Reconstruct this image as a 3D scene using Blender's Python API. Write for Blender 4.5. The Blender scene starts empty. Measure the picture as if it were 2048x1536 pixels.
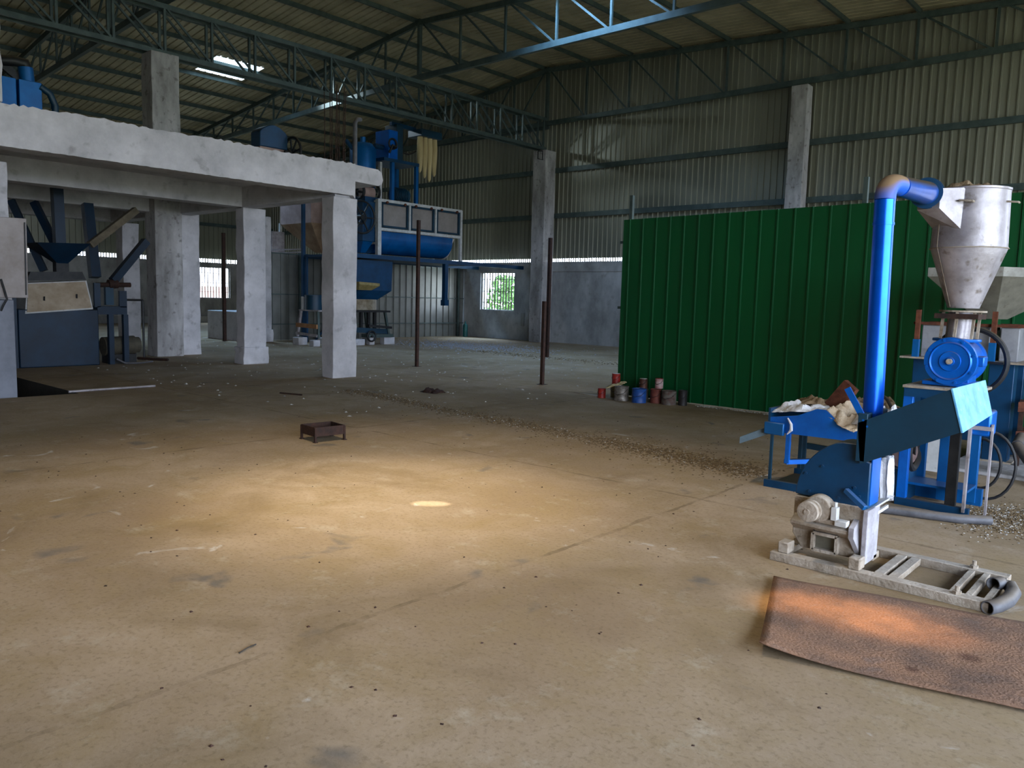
import bpy, bmesh, math, random
import numpy as np
from mathutils import Vector, Matrix
random.seed(4)
sc = bpy.context.scene
COL = sc.collection

# ------------------------------------------------------------------ camera
YAW, PITCH, ROLL, FPX, CAMH = 0.72451, -0.107777, 0.026481, 1574.4, 1.6
def cam_axes():
    cy, sy = math.cos(YAW), math.sin(YAW)
    F = Vector((-sy*math.cos(PITCH), cy*math.cos(PITCH), math.sin(PITCH)))
    R0 = Vector((cy, sy, 0)); U0 = R0.cross(F)
    c, s = math.cos(ROLL), math.sin(ROLL)
    return c*R0 + s*U0, -s*R0 + c*U0, F
RT, UP, FW = cam_axes()
CP = Vector((0, 0, CAMH))
cd = bpy.data.cameras.new('camera'); cam = bpy.data.objects.new('camera', cd); COL.objects.link(cam)
cd.sensor_width = 36.0; cd.lens = FPX/2048*36.0; cd.clip_start = 0.05; cd.clip_end = 400
cam.matrix_world = Matrix((( RT.x, UP.x, -FW.x, 0), (RT.y, UP.y, -FW.y, 0), (RT.z, UP.z, -FW.z, CAMH), (0, 0, 0, 1)))
sc.camera = cam
# ------------------------------------------------------------------ look
sc.view_settings.view_transform = 'Standard'
sc.view_settings.look = 'None'
sc.view_settings.gamma = 1.0
sc.view_settings.use_curve_mapping = False
sc.view_settings.exposure = 0.62
# ------------------------------------------------------------------ sky
w = bpy.data.worlds.new('World'); sc.world = w; w.use_nodes = True
nt = w.node_tree; nt.nodes.clear()
wo = nt.nodes.new('ShaderNodeOutputWorld'); bg = nt.nodes.new('ShaderNodeBackground')
tc = nt.nodes.new('ShaderNodeTexCoord'); sp = nt.nodes.new('ShaderNodeSeparateXYZ'); rp = nt.nodes.new('ShaderNodeValToRGB')
nt.links.new(tc.outputs['Generated'], sp.inputs[0]); nt.links.new(sp.outputs['Z'], rp.inputs[0])
rp.color_ramp.elements[0].position = 0.0; rp.color_ramp.elements[0].color = (0.74, 0.83, 1.0, 1)
rp.color_ramp.elements[1].position = 0.6; rp.color_ramp.elements[1].color = (0.62, 0.76, 1.0, 1)
nt.links.new(rp.outputs[0], bg.inputs[0]); bg.inputs[1].default_value = 9.0
nt.links.new(bg.outputs[0], wo.inputs[0])

def area(name, loc, direction, sx, sy, power, color, portal=False, spread=None):
    l = bpy.data.lights.new(name, 'AREA'); l.shape = 'RECTANGLE'; l.size = sx; l.size_y = sy
    l.energy = power; l.color = color
    if spread: l.spread = math.radians(spread)
    o = bpy.data.objects.new(name, l); COL.objects.link(o)
    o.location = loc; o.rotation_euler = Vector(direction).to_track_quat('-Z', 'Y').to_euler()
    if portal: l.cycles.is_portal = True
    return o
def spot(name, loc, target, power, color, angle, blend=1.0, radius=0.1):
    l = bpy.data.lights.new(name, 'SPOT'); l.energy = power; l.color = color
    l.spot_size = math.radians(angle); l.spot_blend = blend; l.shadow_soft_size = radius
    o = bpy.data.objects.new(name, l); COL.objects.link(o)
    o.location = loc; o.rotation_euler = (Vector(target)-Vector(loc)).to_track_quat('-Z', 'Y').to_euler()
    return o
# the big roller door opening in the right wall (portal for the sky) and the windows
DOOR_Y0, DOOR_Y1, DOOR_Z = -4.0, 8.5, 4.4
WR = 5.0                                   # x of the right wall
area('door_daylight_portal', (WR+0.3, (DOOR_Y0+DOOR_Y1)/2, DOOR_Z/2), (-1, 0, 0), DOOR_Y1-DOOR_Y0, DOOR_Z, 1, (1, 1, 1), portal=True)
area('added_opening_portal', (WR+0.3, 17.0, 4.2), (-1, 0, 0), 5.0, 6.4, 1, (1, 1, 1), portal=True)  # high opening added in the unseen right wall to light the gable
area('gable_window_portal', (-21.62, 23.75, 1.9), (0, -1, 0), 1.9, 1.6, 1, (1, 1, 1), portal=True)
area('left_window_portal', (-38.4, 19.95, 2.0), (1, 0, 0), 1.9, 1.6, 1, (1, 1, 1), portal=True)
area('gable_window_boost', (-21.62, 24.6, 3.6), (0, -1, -0.75), 2.2, 1.0, 260, (0.45, 0.7, 1.0))  # extra lamp above the gable window, strengthens its daylight
area('left_window_boost', (-39.3, 19.95, 3.7), (1, 0, -0.75), 2.2, 1.0, 260, (0.5, 0.72, 1.0))  # added lamp outside, boosts what the left window lets in
# translucent roof sheets lit by the sun: each lets its light fall straight down
area('roof_sheet_light_left', (-26.5, 14.6, 9.02), (0.05, 0.1, -1), 0.9, 1.7, 200, (0.35, 0.62, 1.0), spread=110)
area('roof_sheet_light_right', (-12.6, 16.3, 9.55), (0.0, 0.1, -1), 3.2, 0.8, 170, (0.3, 0.56, 1.0), spread=120)
spot('roof_sheet_beam_left', (-26.5, 14.6, 9.05), (-23.3, 16.95, 8.25), 700, (0.75, 0.9, 1.0), 26, 1.0, 0.2)
spot('roof_gap_beam_left', (-26.2, 14.2, 9.0), (-20.75, 13.45, 0), 2600, (1.0, 0.9, 0.72), 3.6, 0.5, 0.05)
spot('roof_sheet_glow', (-4.6, 3.9, 9.15), (-4.75, 3.9, 0), 1150, (1.0, 0.84, 0.64), 58, 1.0, 0.3)
spot('roof_sheet_glow_core', (-4.6, 3.9, 9.15), (-4.70, 3.95, 0), 2100, (1.0, 0.84, 0.60), 26, 1.0, 0.3)
spot('roof_gap_sunbeam', (-4.42, 4.08, 9.2), (-4.42, 4.08, 0), 4200, (1.0, 0.93, 0.8), 2.0, 0.35, 0.03)
spot('roof_gap_glow_on_plate', (-1.25, 4.14, 8.9), (-1.25, 4.14, 0), 4200, (1.0, 0.56, 0.22), 8.2, 1.0, 0.1)

_s = bpy.data.objects['roof_gap_sunbeam']; _s.rotation_euler = (0, 0, YAW); _s.scale = (1, 0.5, 1)
_s = bpy.data.objects['roof_gap_glow_on_plate']; _s.rotation_euler = (0, 0, 0.25); _s.scale = (1, 0.45, 1)
# ------------------------------------------------------------------ pixel helpers: a sight line met with a world plane
def ray(px, py): return FW + RT*((px-1024)/FPX) + UP*((768-py)/FPX)
def AX(px, py, X): r = ray(px, py); return CP + r*(X/r.x)
def AY(px, py, Y): r = ray(px, py); return CP + r*(Y/r.y)
def FL(px, py, z=0.0): r = ray(px, py); return CP + r*((z-CAMH)/r.z)

# ------------------------------------------------------------------ materials
def lin(c):
    return tuple((v/255/12.92 if v/255 <= 0.04045 else ((v/255+0.055)/1.055)**2.4) for v in c) + (1,)
MATS = {}
def mat(name, c1, c2=None, rough=0.6, metal=0.0, scale=6.0, detail=6.0, lo=0.35, hi=0.65, dust=0.0, dustc=(140, 120, 90), bump=0.0, bscale=30.0,
        spots=0.0, spotc=(60, 50, 40), stretch=(1, 1, 1), spec=0.5, dlo=0.35):
    if name in MATS: return MATS[name]
    m = bpy.data.materials.new(name); m.use_nodes = True; MATS[name] = m
    n = m.node_tree.nodes; L = m.node_tree.links; b = n['Principled BSDF']
    b.inputs['Roughness'].default_value = rough; b.inputs['Metallic'].default_value = metal
    b.inputs['Specular IOR Level'].default_value = spec
    geo = n.new('ShaderNodeNewGeometry'); mp = n.new('ShaderNodeMapping'); mp.inputs['Scale'].default_value = stretch
    L.new(geo.outputs['Position'], mp.inputs[0])
    nz = n.new('ShaderNodeTexNoise'); nz.inputs['Scale'].default_value = scale; nz.inputs['Detail'].default_value = detail
    nz.inputs['Roughness'].default_value = 0.65
    L.new(mp.outputs[0], nz.inputs['Vector'])
    r = n.new('ShaderNodeValToRGB'); r.color_ramp.elements[0].position = lo; r.color_ramp.elements[1].position = hi
    r.color_ramp.elements[0].color = lin(c1); r.color_ramp.elements[1].color = lin(c2 or c1)
    L.new(nz.outputs[0], r.inputs[0]); out = r.outputs[0]
    def mixc(fac, a, colour):
        x = n.new('ShaderNodeMix'); x.data_type = 'RGBA'; L.new(fac, x.inputs[0]); L.new(a, x.inputs[6]); x.inputs[7].default_value = lin(colour); return x.outputs[2]
    if spots:
        s = n.new('ShaderNodeTexNoise'); s.inputs['Scale'].default_value = scale*3.1; s.inputs['Detail'].default_value = 4; L.new(geo.outputs['Position'], s.inputs['Vector'])
        q = n.new('ShaderNodeMapRange'); q.inputs[1].default_value = 0.60; q.inputs[2].default_value = 0.72; q.inputs[4].default_value = spots
        L.new(s.outputs[0], q.inputs[0]); out = mixc(q.outputs[0], out, spotc)
    if dust:
        sx = n.new('ShaderNodeSeparateXYZ'); L.new(geo.outputs['Normal'], sx.inputs[0])
        q = n.new('ShaderNodeMapRange'); q.inputs[1].default_value = dlo; q.inputs[2].default_value = min(0.95, dlo+0.45); q.inputs[4].default_value = dust
        L.new(sx.outputs['Z'], q.inputs[0]); out = mixc(q.outputs[0], out, dustc)
    L.new(out, b.inputs['Base Color'])
    if bump:
        bn = n.new('ShaderNodeTexNoise'); bn.inputs['Scale'].default_value = bscale; bn.inputs['Detail'].default_value = 5; L.new(geo.outputs['Position'], bn.inputs['Vector'])
        bp = n.new('ShaderNodeBump'); bp.inputs['Strength'].default_value = bump; bp.inputs['Distance'].default_value = 0.02
        L.new(bn.outputs[0], bp.inputs['Height']); L.new(bp.outputs[0], b.inputs['Normal'])
    return m
CONC = mat('plastered_concrete', (172, 170, 172), (205, 202, 204), 0.9, scale=1.6, bump=0.25, bscale=14, spots=0.45, spotc=(120, 116, 112))
CONCD = mat('raw_concrete', (136, 133, 130), (190, 187, 186), 0.92, scale=2.4, bump=0.4, bscale=18, spots=0.6, spotc=(80, 74, 66), stretch=(1, 1, 0.35))
PLAST = mat('stained_plaster', (140, 140, 138), (190, 190, 188), 0.92, scale=1.1, bump=0.2, bscale=10, spots=0.35, spotc=(108, 104, 90), stretch=(1, 1, 0.6))
CLAD = mat('galvanised_cladding', (128, 128, 112), (148, 147, 130), 0.42, 0.35, scale=0.8, stretch=(1, 1, 0.12))
ROOF = mat('roof_sheet', (158, 148, 118), (188, 176, 142), 0.5, 0.25, scale=1.2)
STEEL = mat('grey_green_steel', (62, 76, 74), (84, 98, 94), 0.5, 0.3, scale=3)
SCRN = mat('shiny_grey_screen_sheet', (112, 113, 108), (134, 136, 130), 0.36, 0.45, scale=0.8)
GREEN = mat('green_painted_sheet', (0, 68, 32), (0, 80, 38), 0.4, 0.0, scale=1.3, stretch=(1, 1, 0.2), spots=0.0)
BLUE = mat('blue_paint', (0, 92, 186), (0, 108, 210), 0.35, 0.35, scale=4, dust=0.55, dustc=(120, 112, 98), spots=0.25, spotc=(50, 80, 120))
BLUEP = mat('bright_blue_pipe_paint', (0, 90, 220), (0, 104, 236), 0.28, 0.6, scale=3, dust=0.0)
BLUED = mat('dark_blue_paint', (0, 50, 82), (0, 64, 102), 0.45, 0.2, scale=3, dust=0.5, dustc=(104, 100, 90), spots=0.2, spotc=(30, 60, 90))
BLUEM = mat('mid_blue_paint', (0, 82, 142), (2, 100, 168), 0.4, 0.3, scale=2.5, dust=0.3, dustc=(110, 110, 104))
ELB = mat('dust_coated_blue_elbow', (14, 84, 190), (20, 92, 200), 0.5, scale=3, dust=1.0, dustc=(138, 112, 84), dlo=0.0)
GALV = mat('dull_silver_sheet', (140, 133, 134), (182, 176, 180), 0.42, 0.3, scale=4, detail=9, spots=0.75, spotc=(104, 92, 78), dust=0.5, bump=0.15, bscale=25)
DUSTM = mat('dust_covered_casting', (128, 112, 92), (172, 160, 144), 0.85, scale=7, bump=0.35, bscale=60, spots=0.5, spotc=(90, 76, 58), dust=0.3, dustc=(196, 188, 176))
CHUTEM = mat('pale_blue_chute_lid', (70, 140, 190), (110, 176, 214), 0.5, scale=9, spots=0.5, spotc=(170, 196, 210))
NAVY = mat('navy_chute_paint', (0, 42, 60), (2, 54, 76), 0.5, scale=2)
RUST = mat('rusty_steel', (70, 34, 20), (116, 64, 40), 0.85, 0.1, scale=9, bump=0.3)
RUSTD = mat('dark_rusty_steel', (40, 26, 20), (66, 40, 28), 0.8, 0.2, scale=12, bump=0.3)
RUBBER = mat('black_rubber', (18, 18, 20), (34, 32, 30), 0.6, scale=8, dust=0.4, dustc=(90, 82, 70))
DARK = mat('dark_iron', (26, 28, 30), (44, 44, 44), 0.5, 0.4, scale=8, dust=0.3)
WOODP = mat('tan_panel_board', (150, 132, 108), (178, 162, 140), 0.7, scale=3, spots=0.3, spotc=(120, 98, 74))
WHITEF = mat('off_white_frame_paint', (176, 176, 172), (204, 204, 202), 0.5, scale=4, spots=0.5, spotc=(120, 100, 80))
PINKF = mat('faded_pink_panel', (150, 124, 116), (176, 150, 140), 0.7, scale=3)
CLOTH = mat('filter_cloth', (178, 158, 112), (204, 186, 140), 0.95, scale=6, stretch=(1, 1, 0.2))
SACK = mat('white_woven_sack', (200, 199, 200), (232, 232, 234), 0.9, scale=9, bump=0.4, bscale=90)
SACKB = mat('brown_dirty_sack', (118, 96, 70), (160, 138, 108), 0.95, scale=12, bump=0.5, bscale=70)
HUSK = mat('husk_debris', (66, 52, 34), (122, 100, 66), 0.95, scale=30)
HUSKW = mat('pale_husk_debris', (140, 134, 124), (196, 192, 184), 0.9, scale=30)
HOSE = mat('grey_hose', (70, 70, 74), (98, 98, 102), 0.55, scale=9, dust=0.35)
REDC = mat('red_can_paint', (128, 26, 18), (160, 40, 28), 0.5, scale=14, spots=0.5, spotc=(60, 40, 30))
BLUEC = mat('blue_can_paint', (20, 62, 128), (30, 80, 150), 0.5, scale=14, spots=0.4, spotc=(50, 50, 60))
GREYC = mat('grimy_tin', (96, 88, 78), (150, 142, 132), 0.5, 0.4, scale=14, spots=0.7, spotc=(70, 34, 26))
OLIVEC = mat('olive_tin', (92, 88, 54), (120, 112, 74), 0.6, scale=14)
GRASS = mat('dusty_yard_ground', (150, 150, 110), (186, 180, 150), 0.95, scale=2)
LEAF = mat('leaf_green', (56, 96, 44), (110, 150, 80), 0.9, scale=3)
BRICK = mat('pink_boundary_wall', (180, 130, 120), (206, 170, 160), 0.9, scale=2)
GLASSY = mat('translucent_sheet', (150, 190, 230), (190, 215, 240), 0.5, scale=3)

# floor: worn, dusty cement with joints, footworn paths and stains
def floor_material():
    m = bpy.data.materials.new('worn_cement_floor'); m.use_nodes = True
    n = m.node_tree.nodes; L = m.node_tree.links; b = n['Principled BSDF']; b.inputs['Roughness'].default_value = 0.9
    b.inputs['Specular IOR Level'].default_value = 0.15
    geo = n.new('ShaderNodeNewGeometry'); P = geo.outputs['Position']
    def noise(s, d=6, r=0.6, dist=0.0):
        x = n.new('ShaderNodeTexNoise'); x.inputs['Scale'].default_value = s; x.inputs['Detail'].default_value = d
        x.inputs['Roughness'].default_value = r; x.inputs['Distortion'].default_value = dist; L.new(P, x.inputs['Vector']); return x.outputs[0]
    def rng(v, a, c, o0=0.0, o1=1.0):
        x = n.new('ShaderNodeMapRange'); x.inputs[1].default_value = a; x.inputs[2].default_value = c
        x.inputs[3].default_value = o0; x.inputs[4].default_value = o1; L.new(v, x.inputs[0]); return x.outputs[0]
    def mix(f, a, c):
        x = n.new('ShaderNodeMix'); x.data_type = 'RGBA'
        if isinstance(f, float): x.inputs[0].default_value = f
        else: L.new(f, x.inputs[0])
        for sck, v in ((6, a), (7, c)):
            if isinstance(v, tuple): x.inputs[sck].default_value = lin(v)
            else: L.new(v, x.inputs[sck])
        return x.outputs[2]
    def math_(op, a, c=None):
        x = n.new('ShaderNodeMath'); x.operation = op
        for i, v in enumerate((a, c)):
            if v is None: continue
            if isinstance(v, (int, float)): x.inputs[i].default_value = v
            else: L.new(v, x.inputs[i])
        return x.outputs[0]
    c = mix(rng(noise(0.45, 8), 0.35, 0.65), (140, 120, 95), (172, 153, 129))
    c = mix(rng(noise(1.7, 8, 0.7, 0.6), 0.42, 0.66, 0.0, 0.75), c, (146, 126, 92))
    c = mix(rng(noise(3.3, 9, 0.75), 0.55, 0.72, 0.0, 0.45), c, (190, 182, 164))
    c = mix(rng(noise(38.0, 3), 0.52, 0.72, 0.0, 0.45), c, (104, 90, 66))
    c = mix(rng(noise(0.8, 7, 0.65, 0.8), 0.52, 0.68, 0.0, 0.5), c, (116, 98, 70))
    c = mix(rng(noise(2.1, 3, 0.5, 0.3), 0.66, 0.74, 0.0, 0.6), c, (92, 92, 92))
    c = mix(rng(noise(1.9, 6, 0.6, 1.6), 0.66, 0.76, 0.0, 0.65), c, (206, 204, 200))
    # casting joints of the slab
    s = n.new('ShaderNodeSeparateXYZ'); L.new(P, s.inputs[0])
    wob = math_('MULTIPLY', math_('SUBTRACT', noise(1.9, 5), 0.5), 0.10)
    wid = rng(noise(5.0, 4), 0.3, 0.7, 0.006, 0.03)
    for ax, off, per in (('X', 3.02, 4.6), ('Y', -0.6, 5.2)):
        v = math_('ADD', math_('ADD', s.outputs[ax], off), wob)
        v = math_('DIVIDE', v, per); v = math_('ABSOLUTE', math_('SUBTRACT', v, math_('ROUND', v))); v = math_('MULTIPLY', v, per)
        f = math_('LESS_THAN', v, wid)
        f = math_('MULTIPLY', f, rng(noise(2.6, 4), 0.40, 0.60, 0.0, 0.55))
        c = mix(f, c, (92, 78, 58))
    # dirt along the trail of husks
    L.new(c, b.inputs['Base Color'])
    bp = n.new('ShaderNodeBump'); bp.inputs['Strength'].default_value = 0.35; bp.inputs['Distance'].default_value = 0.01
    L.new(noise(22.0, 8, 0.7), bp.inputs['Height']); L.new(bp.outputs[0], b.inputs['Normal'])
    return m
FLOOR = floor_material()

# rusty plate: orange rust sheet with dark spots
PLATE = mat('orange_rust_plate', (106, 82, 66), (142, 106, 80), 0.85, 0.0, scale=2.4, detail=9, lo=0.4, hi=0.6, bump=0.4, bscale=70, spots=0.5, spotc=(112, 96, 88))

_n = PLATE.node_tree.nodes; _l = PLATE.node_tree.links; _bs = _n['Principled BSDF']; _src = _bs.inputs['Base Color'].links[0].from_socket
_g = _n.new('ShaderNodeNewGeometry')
for cx_, cy_, r_ in ((-0.70, 4.02, 0.05), (-0.52, 4.45, 0.045), (-0.86, 3.70, 0.03)):      # oily round stains
    _m = _n.new('ShaderNodeVectorMath'); _m.operation = 'DISTANCE'; _l.new(_g.outputs['Position'], _m.inputs[0]); _m.inputs[1].default_value = (cx_, cy_, 0.012)
    _q = _n.new('ShaderNodeMapRange'); _q.inputs[1].default_value = r_*0.5; _q.inputs[2].default_value = r_*1.3; _q.inputs[3].default_value = 0.7; _q.inputs[4].default_value = 0.0
    _l.new(_m.outputs['Value'], _q.inputs[0]); _x = _n.new('ShaderNodeMix'); _x.data_type = 'RGBA'; _l.new(_q.outputs[0], _x.inputs[0]); _l.new(_src, _x.inputs[6]); _x.inputs[7].default_value = lin((78, 44, 24)); _src = _x.outputs[2]
_l.new(_src, _bs.inputs['Base Color'])

# ------------------------------------------------------------------ mesh builder
class MB:
    def __init__(self): self.v = []; self.f = []; self.s = []
    def add(self, vs, fs, smooth=False):
        k = len(self.v); self.v += [tuple(p) for p in vs]
        self.f += [tuple(i+k for i in f) for f in fs]; self.s += [smooth]*len(fs); return self
    def box(self, x0, x1, y0, y1, z0, z1):
        vs = [(x, y, z) for z in (z0, z1) for y in (y0, y1) for x in (x0, x1)]
        return self.add(vs, [(0, 2, 3, 1), (4, 5, 7, 6), (0, 1, 5, 4), (2, 6, 7, 3), (0, 4, 6, 2), (1, 3, 7, 5)])
    def beam(self, p, q, w_, h=None, up=(0, 0, 1)):
        p = Vector(p); q = Vector(q); h = h or w_; d = (q-p).normalized(); u = Vector(up)
        if abs(d.dot(u)) > 0.98: u = Vector((0, 1, 0))
        s = d.cross(u).normalized(); u = s.cross(d).normalized()
        vs = []
        for e in (p, q):
            for a, b_ in ((-1, -1), (1, -1), (1, 1), (-1, 1)): vs.append(e + s*(a*w_/2) + u*(b_*h/2))
        return self.add(vs, [(0, 1, 2, 3), (7, 6, 5, 4), (0, 4, 5, 1), (1, 5, 6, 2), (2, 6, 7, 3), (3, 7, 4, 0)])
    def angle(self, p, q, w_, t=0.008, up=(0, 0, 1), flip=1):
        """an L-section bar: two joined flanges"""
        p = Vector(p); q = Vector(q); d = (q-p).normalized(); u = Vector(up)
        if abs(d.dot(u)) > 0.98: u = Vector((0, 1, 0))
        s = d.cross(u).normalized()*flip; u = s.cross(d).normalized()*flip
        pr = [(0, 0), (w_, 0), (w_, t), (t, t), (t, w_), (0, w_)]
        vs = [e + s*a + u*b_ for e in (p, q) for a, b_ in pr]
        return self.add(vs, [(5, 4, 3, 2, 1, 0), (6, 7, 8, 9, 10, 11)] + [(i, (i+1) % 6, (i+1) % 6+6, i+6) for i in range(6)])
    def cyl(self, p, q, r, r2=None, n=20, caps=True):
        p = Vector(p); q = Vector(q); r2 = r if r2 is None else r2; d = (q-p).normalized()
        u = Vector((0, 0, 1)) if abs(d.z) < 0.9 else Vector((1, 0, 0)); s = d.cross(u).normalized(); u = s.cross(d)
        vs = []
        for e, rr in ((p, r), (q, r2)):
            for i in range(n):
                a = 2*math.pi*i/n; vs.append(e + s*(math.cos(a)*rr) + u*(math.sin(a)*rr))
        self.add(vs, [(i, (i+1) % n, (i+1) % n+n, i+n) for i in range(n)], True)
        if caps:
            self.add(vs[:n], [tuple(range(n))[::-1]]); self.add(vs[n:], [tuple(range(n))])
        return self
    def tube(self, pts, r, n=12, caps=True, closed=False):
        pts = [Vector(p) for p in pts]; m = len(pts); vs = []
        prev = None
        for i, p in enumerate(pts):
            if closed: d = (pts[(i+1) % m]-pts[i-1]).normalized()
            else: d = (pts[min(i+1, m-1)]-pts[max(i-1, 0)]).normalized()
            if prev is None:
                u = Vector((0, 0, 1)) if abs(d.z) < 0.9 else Vector((1, 0, 0)); s = d.cross(u).normalized()
            else: s = (prev - d*prev.dot(d)).normalized()
            prev = s; u = s.cross(d); rr = r[i] if isinstance(r, (list, tuple)) else r
            for k in range(n):
                a = 2*math.pi*k/n; vs.append(p + s*(math.cos(a)*rr) + u*(math.sin(a)*rr))
        fs = []
        for i in range(m if closed else m-1):
            j = (i+1) % m
            for k in range(n): fs.append((i*n+k, i*n+(k+1) % n, j*n+(k+1) % n, j*n+k))
        self.add(vs, fs, True)
        if caps and not closed:
            self.add(vs[:n], [tuple(range(n))[::-1]]); self.add(vs[-n:], [tuple(range(n))])
        return self
    def lathe(self, c, prof, n=32, axis='Z', smooth=True):
        c = Vector(c); vs = []
        for r, h in prof:
            for i in range(n):
                a = 2*math.pi*i/n; x, y = math.cos(a)*r, math.sin(a)*r
                vs.append(c + (Vector((x, y, h)) if axis == 'Z' else Vector((x, h, y)) if axis == 'Y' else Vector((h, x, y))))
        fs = []
        for k in range(len(prof)-1):
            for i in range(n): fs.append((k*n+i, k*n+(i+1) % n, (k+1)*n+(i+1) % n, (k+1)*n+i))
        return self.add(vs, fs, smooth)
    def ring(self, c, R_, r, n=32, axis='X', k=8):
        c = Vector(c); pts = []
        for i in range(n):
            a = 2*math.pi*i/n; x, y = math.cos(a)*R_, math.sin(a)*R_
            pts.append(c + (Vector((x, y, 0)) if axis == 'Z' else Vector((x, 0, y)) if axis == 'Y' else Vector((0, x, y))))
        return self.tube(pts, r, n=k, closed=True)
    def extrude(self, poly, d):
        """a flat polygon of 3-D points pushed along vector d"""
        poly = [Vector(p) for p in poly]; d = Vector(d); n = len(poly)
        vs = poly + [p+d for p in poly]
        return self.add(vs, [tuple(range(n)), tuple(range(2*n-1, n-1, -1))] + [(i, i+n, (i+1) % n+n, (i+1) % n) for i in range(n)])
    def loft(self, a, b_, cap=True):
        n = len(a); vs = [Vector(p) for p in a]+[Vector(p) for p in b_]
        fs = [(i, (i+1) % n, (i+1) % n+n, i+n) for i in range(n)]
        if cap: fs += [tuple(range(n))[::-1], tuple(range(n, 2*n))]
        return self.add(vs, fs)

ORG = {}
def tag(o, label=None, cat=None, group=None, kind=None):
    if label: o['label'] = label
    if cat: o['category'] = cat
    if group: o['group'] = group
    if kind: o['kind'] = kind
    return o
def thing(name, label, cat, loc=(0, 0, 0), group=None):
    o = bpy.data.objects.new(name, None); COL.objects.link(o); o.location = loc; o.empty_display_size = 0.1
    ORG[o] = Vector(loc); return tag(o, label, cat, group)
def obj(name, mb, m, parent=None, loc=None, bevel=0.0, label=None):
    org = ORG[parent] if parent else Vector(loc or (0, 0, 0))
    me = bpy.data.meshes.new(name); me.from_pydata([tuple(Vector(v)-org) for v in mb.v], [], mb.f)
    for p, s in zip(me.polygons, mb.s): p.use_smooth = s
    me.materials.append(m)
    b = bmesh.new(); b.from_mesh(me)
    bmesh.ops.remove_doubles(b, verts=b.verts, dist=1e-5); bmesh.ops.recalc_face_normals(b, faces=b.faces); b.to_mesh(me); b.free()
    me.set_sharp_from_angle(angle=math.radians(40))
    o = bpy.data.objects.new(name, me); COL.objects.link(o)
    if parent: o.parent = parent
    else: o.location = org
    ORG[o] = org
    if bevel:
        md = o.modifiers.new('bevel', 'BEVEL'); md.width = bevel; md.segments = 2; md.limit_method = 'ANGLE'
    if label: o['label'] = label
    return o
def single(name, mb, m, label, cat, loc=(0, 0, 0), group=None, bevel=0.0, kind=None):
    return tag(obj(name, mb, m, None, loc, bevel), label, cat, group, kind)
def struct(name, mb, m, bevel=0.0):
    o = obj(name, mb, m, None, None, bevel); o['kind'] = 'structure'; return o
def kids(o): return [c for c in bpy.data.objects if c.parent == o]
def copy_tree(o, parent=None):
    c = o.copy(); COL.objects.link(c); c.parent = parent
    for ch in kids(o): copy_tree(ch, c)
    return c
ORD = ['first', 'second', 'third', 'fourth', 'fifth', 'sixth', 'seventh', 'eighth', 'ninth', 'tenth', 'eleventh', 'twelfth', 'thirteenth']

# ================================================================== THE BUILDING
YG, XR, XL, YF = 23.37, -19.2, -38.1, -8.0
ZR = 10.12
SL, SR = 0.12, 0.056
def zroof(x): return ZR + SL*(x-XR) if x < XR else ZR - SR*(x-XR)

# floor with the pit under the cabinet
PX0, PX1, PY0, PY1 = -16.6, -12.78, 1.0, 4.52
m = MB()
for x0, x1, y0, y1 in ((-39, WR+0.2, PY1, YG+0.3), (-39, WR+0.2, YF, PY0), (-39, PX0, PY0, PY1), (PX1, WR+0.2, PY0, PY1)):
    m.add([(x0, y0, 0), (x1, y0, 0), (x1, y1, 0), (x0, y1, 0)], [(0, 1, 2, 3)])
struct('floor', m, FLOOR)
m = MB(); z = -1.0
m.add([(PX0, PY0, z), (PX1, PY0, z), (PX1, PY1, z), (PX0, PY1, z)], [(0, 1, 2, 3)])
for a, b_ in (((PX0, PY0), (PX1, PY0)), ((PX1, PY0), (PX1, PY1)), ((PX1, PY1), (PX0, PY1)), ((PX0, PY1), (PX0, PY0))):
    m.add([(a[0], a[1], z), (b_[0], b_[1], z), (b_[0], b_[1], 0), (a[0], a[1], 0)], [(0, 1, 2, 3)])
struct('floor_pit', m, mat('dark_pit_concrete', (34, 31, 27), (52, 48, 42), 0.8, scale=3))  # pit faces coloured much darker than the floor

# corrugated sheet helpers
def rib_profile(a, b_, pitch, h=0.028, wtop=0.03, wbase=0.055):
    out = [(a, 0.0)]; t = a + pitch*0.5
    while t < b_-wbase:
        out += [(t-wbase/2, 0.0), (t-wtop/2, h), (t+wtop/2, h), (t+wbase/2, 0.0)]; t += pitch
    out.append((b_, 0.0)); return out
def wall_sheet(mb, along, a, b_, fixed, z0, ztop, pitch, sign, h=0.036, wtop=0.03, wbase=0.055):
    pr = rib_profile(a, b_, pitch, h, wtop, wbase); vs = []
    for t, d in pr:
        zt = ztop(t) if callable(ztop) else ztop
        if along == 'x': vs += [(t, fixed+sign*d, z0), (t, fixed+sign*d, zt)]
        else: vs += [(fixed+sign*d, t, z0), (fixed+sign*d, t, zt)]
    mb.add(vs, [(2*i, 2*i+2, 2*i+3, 2*i+1) for i in range(len(pr)-1)])

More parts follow.
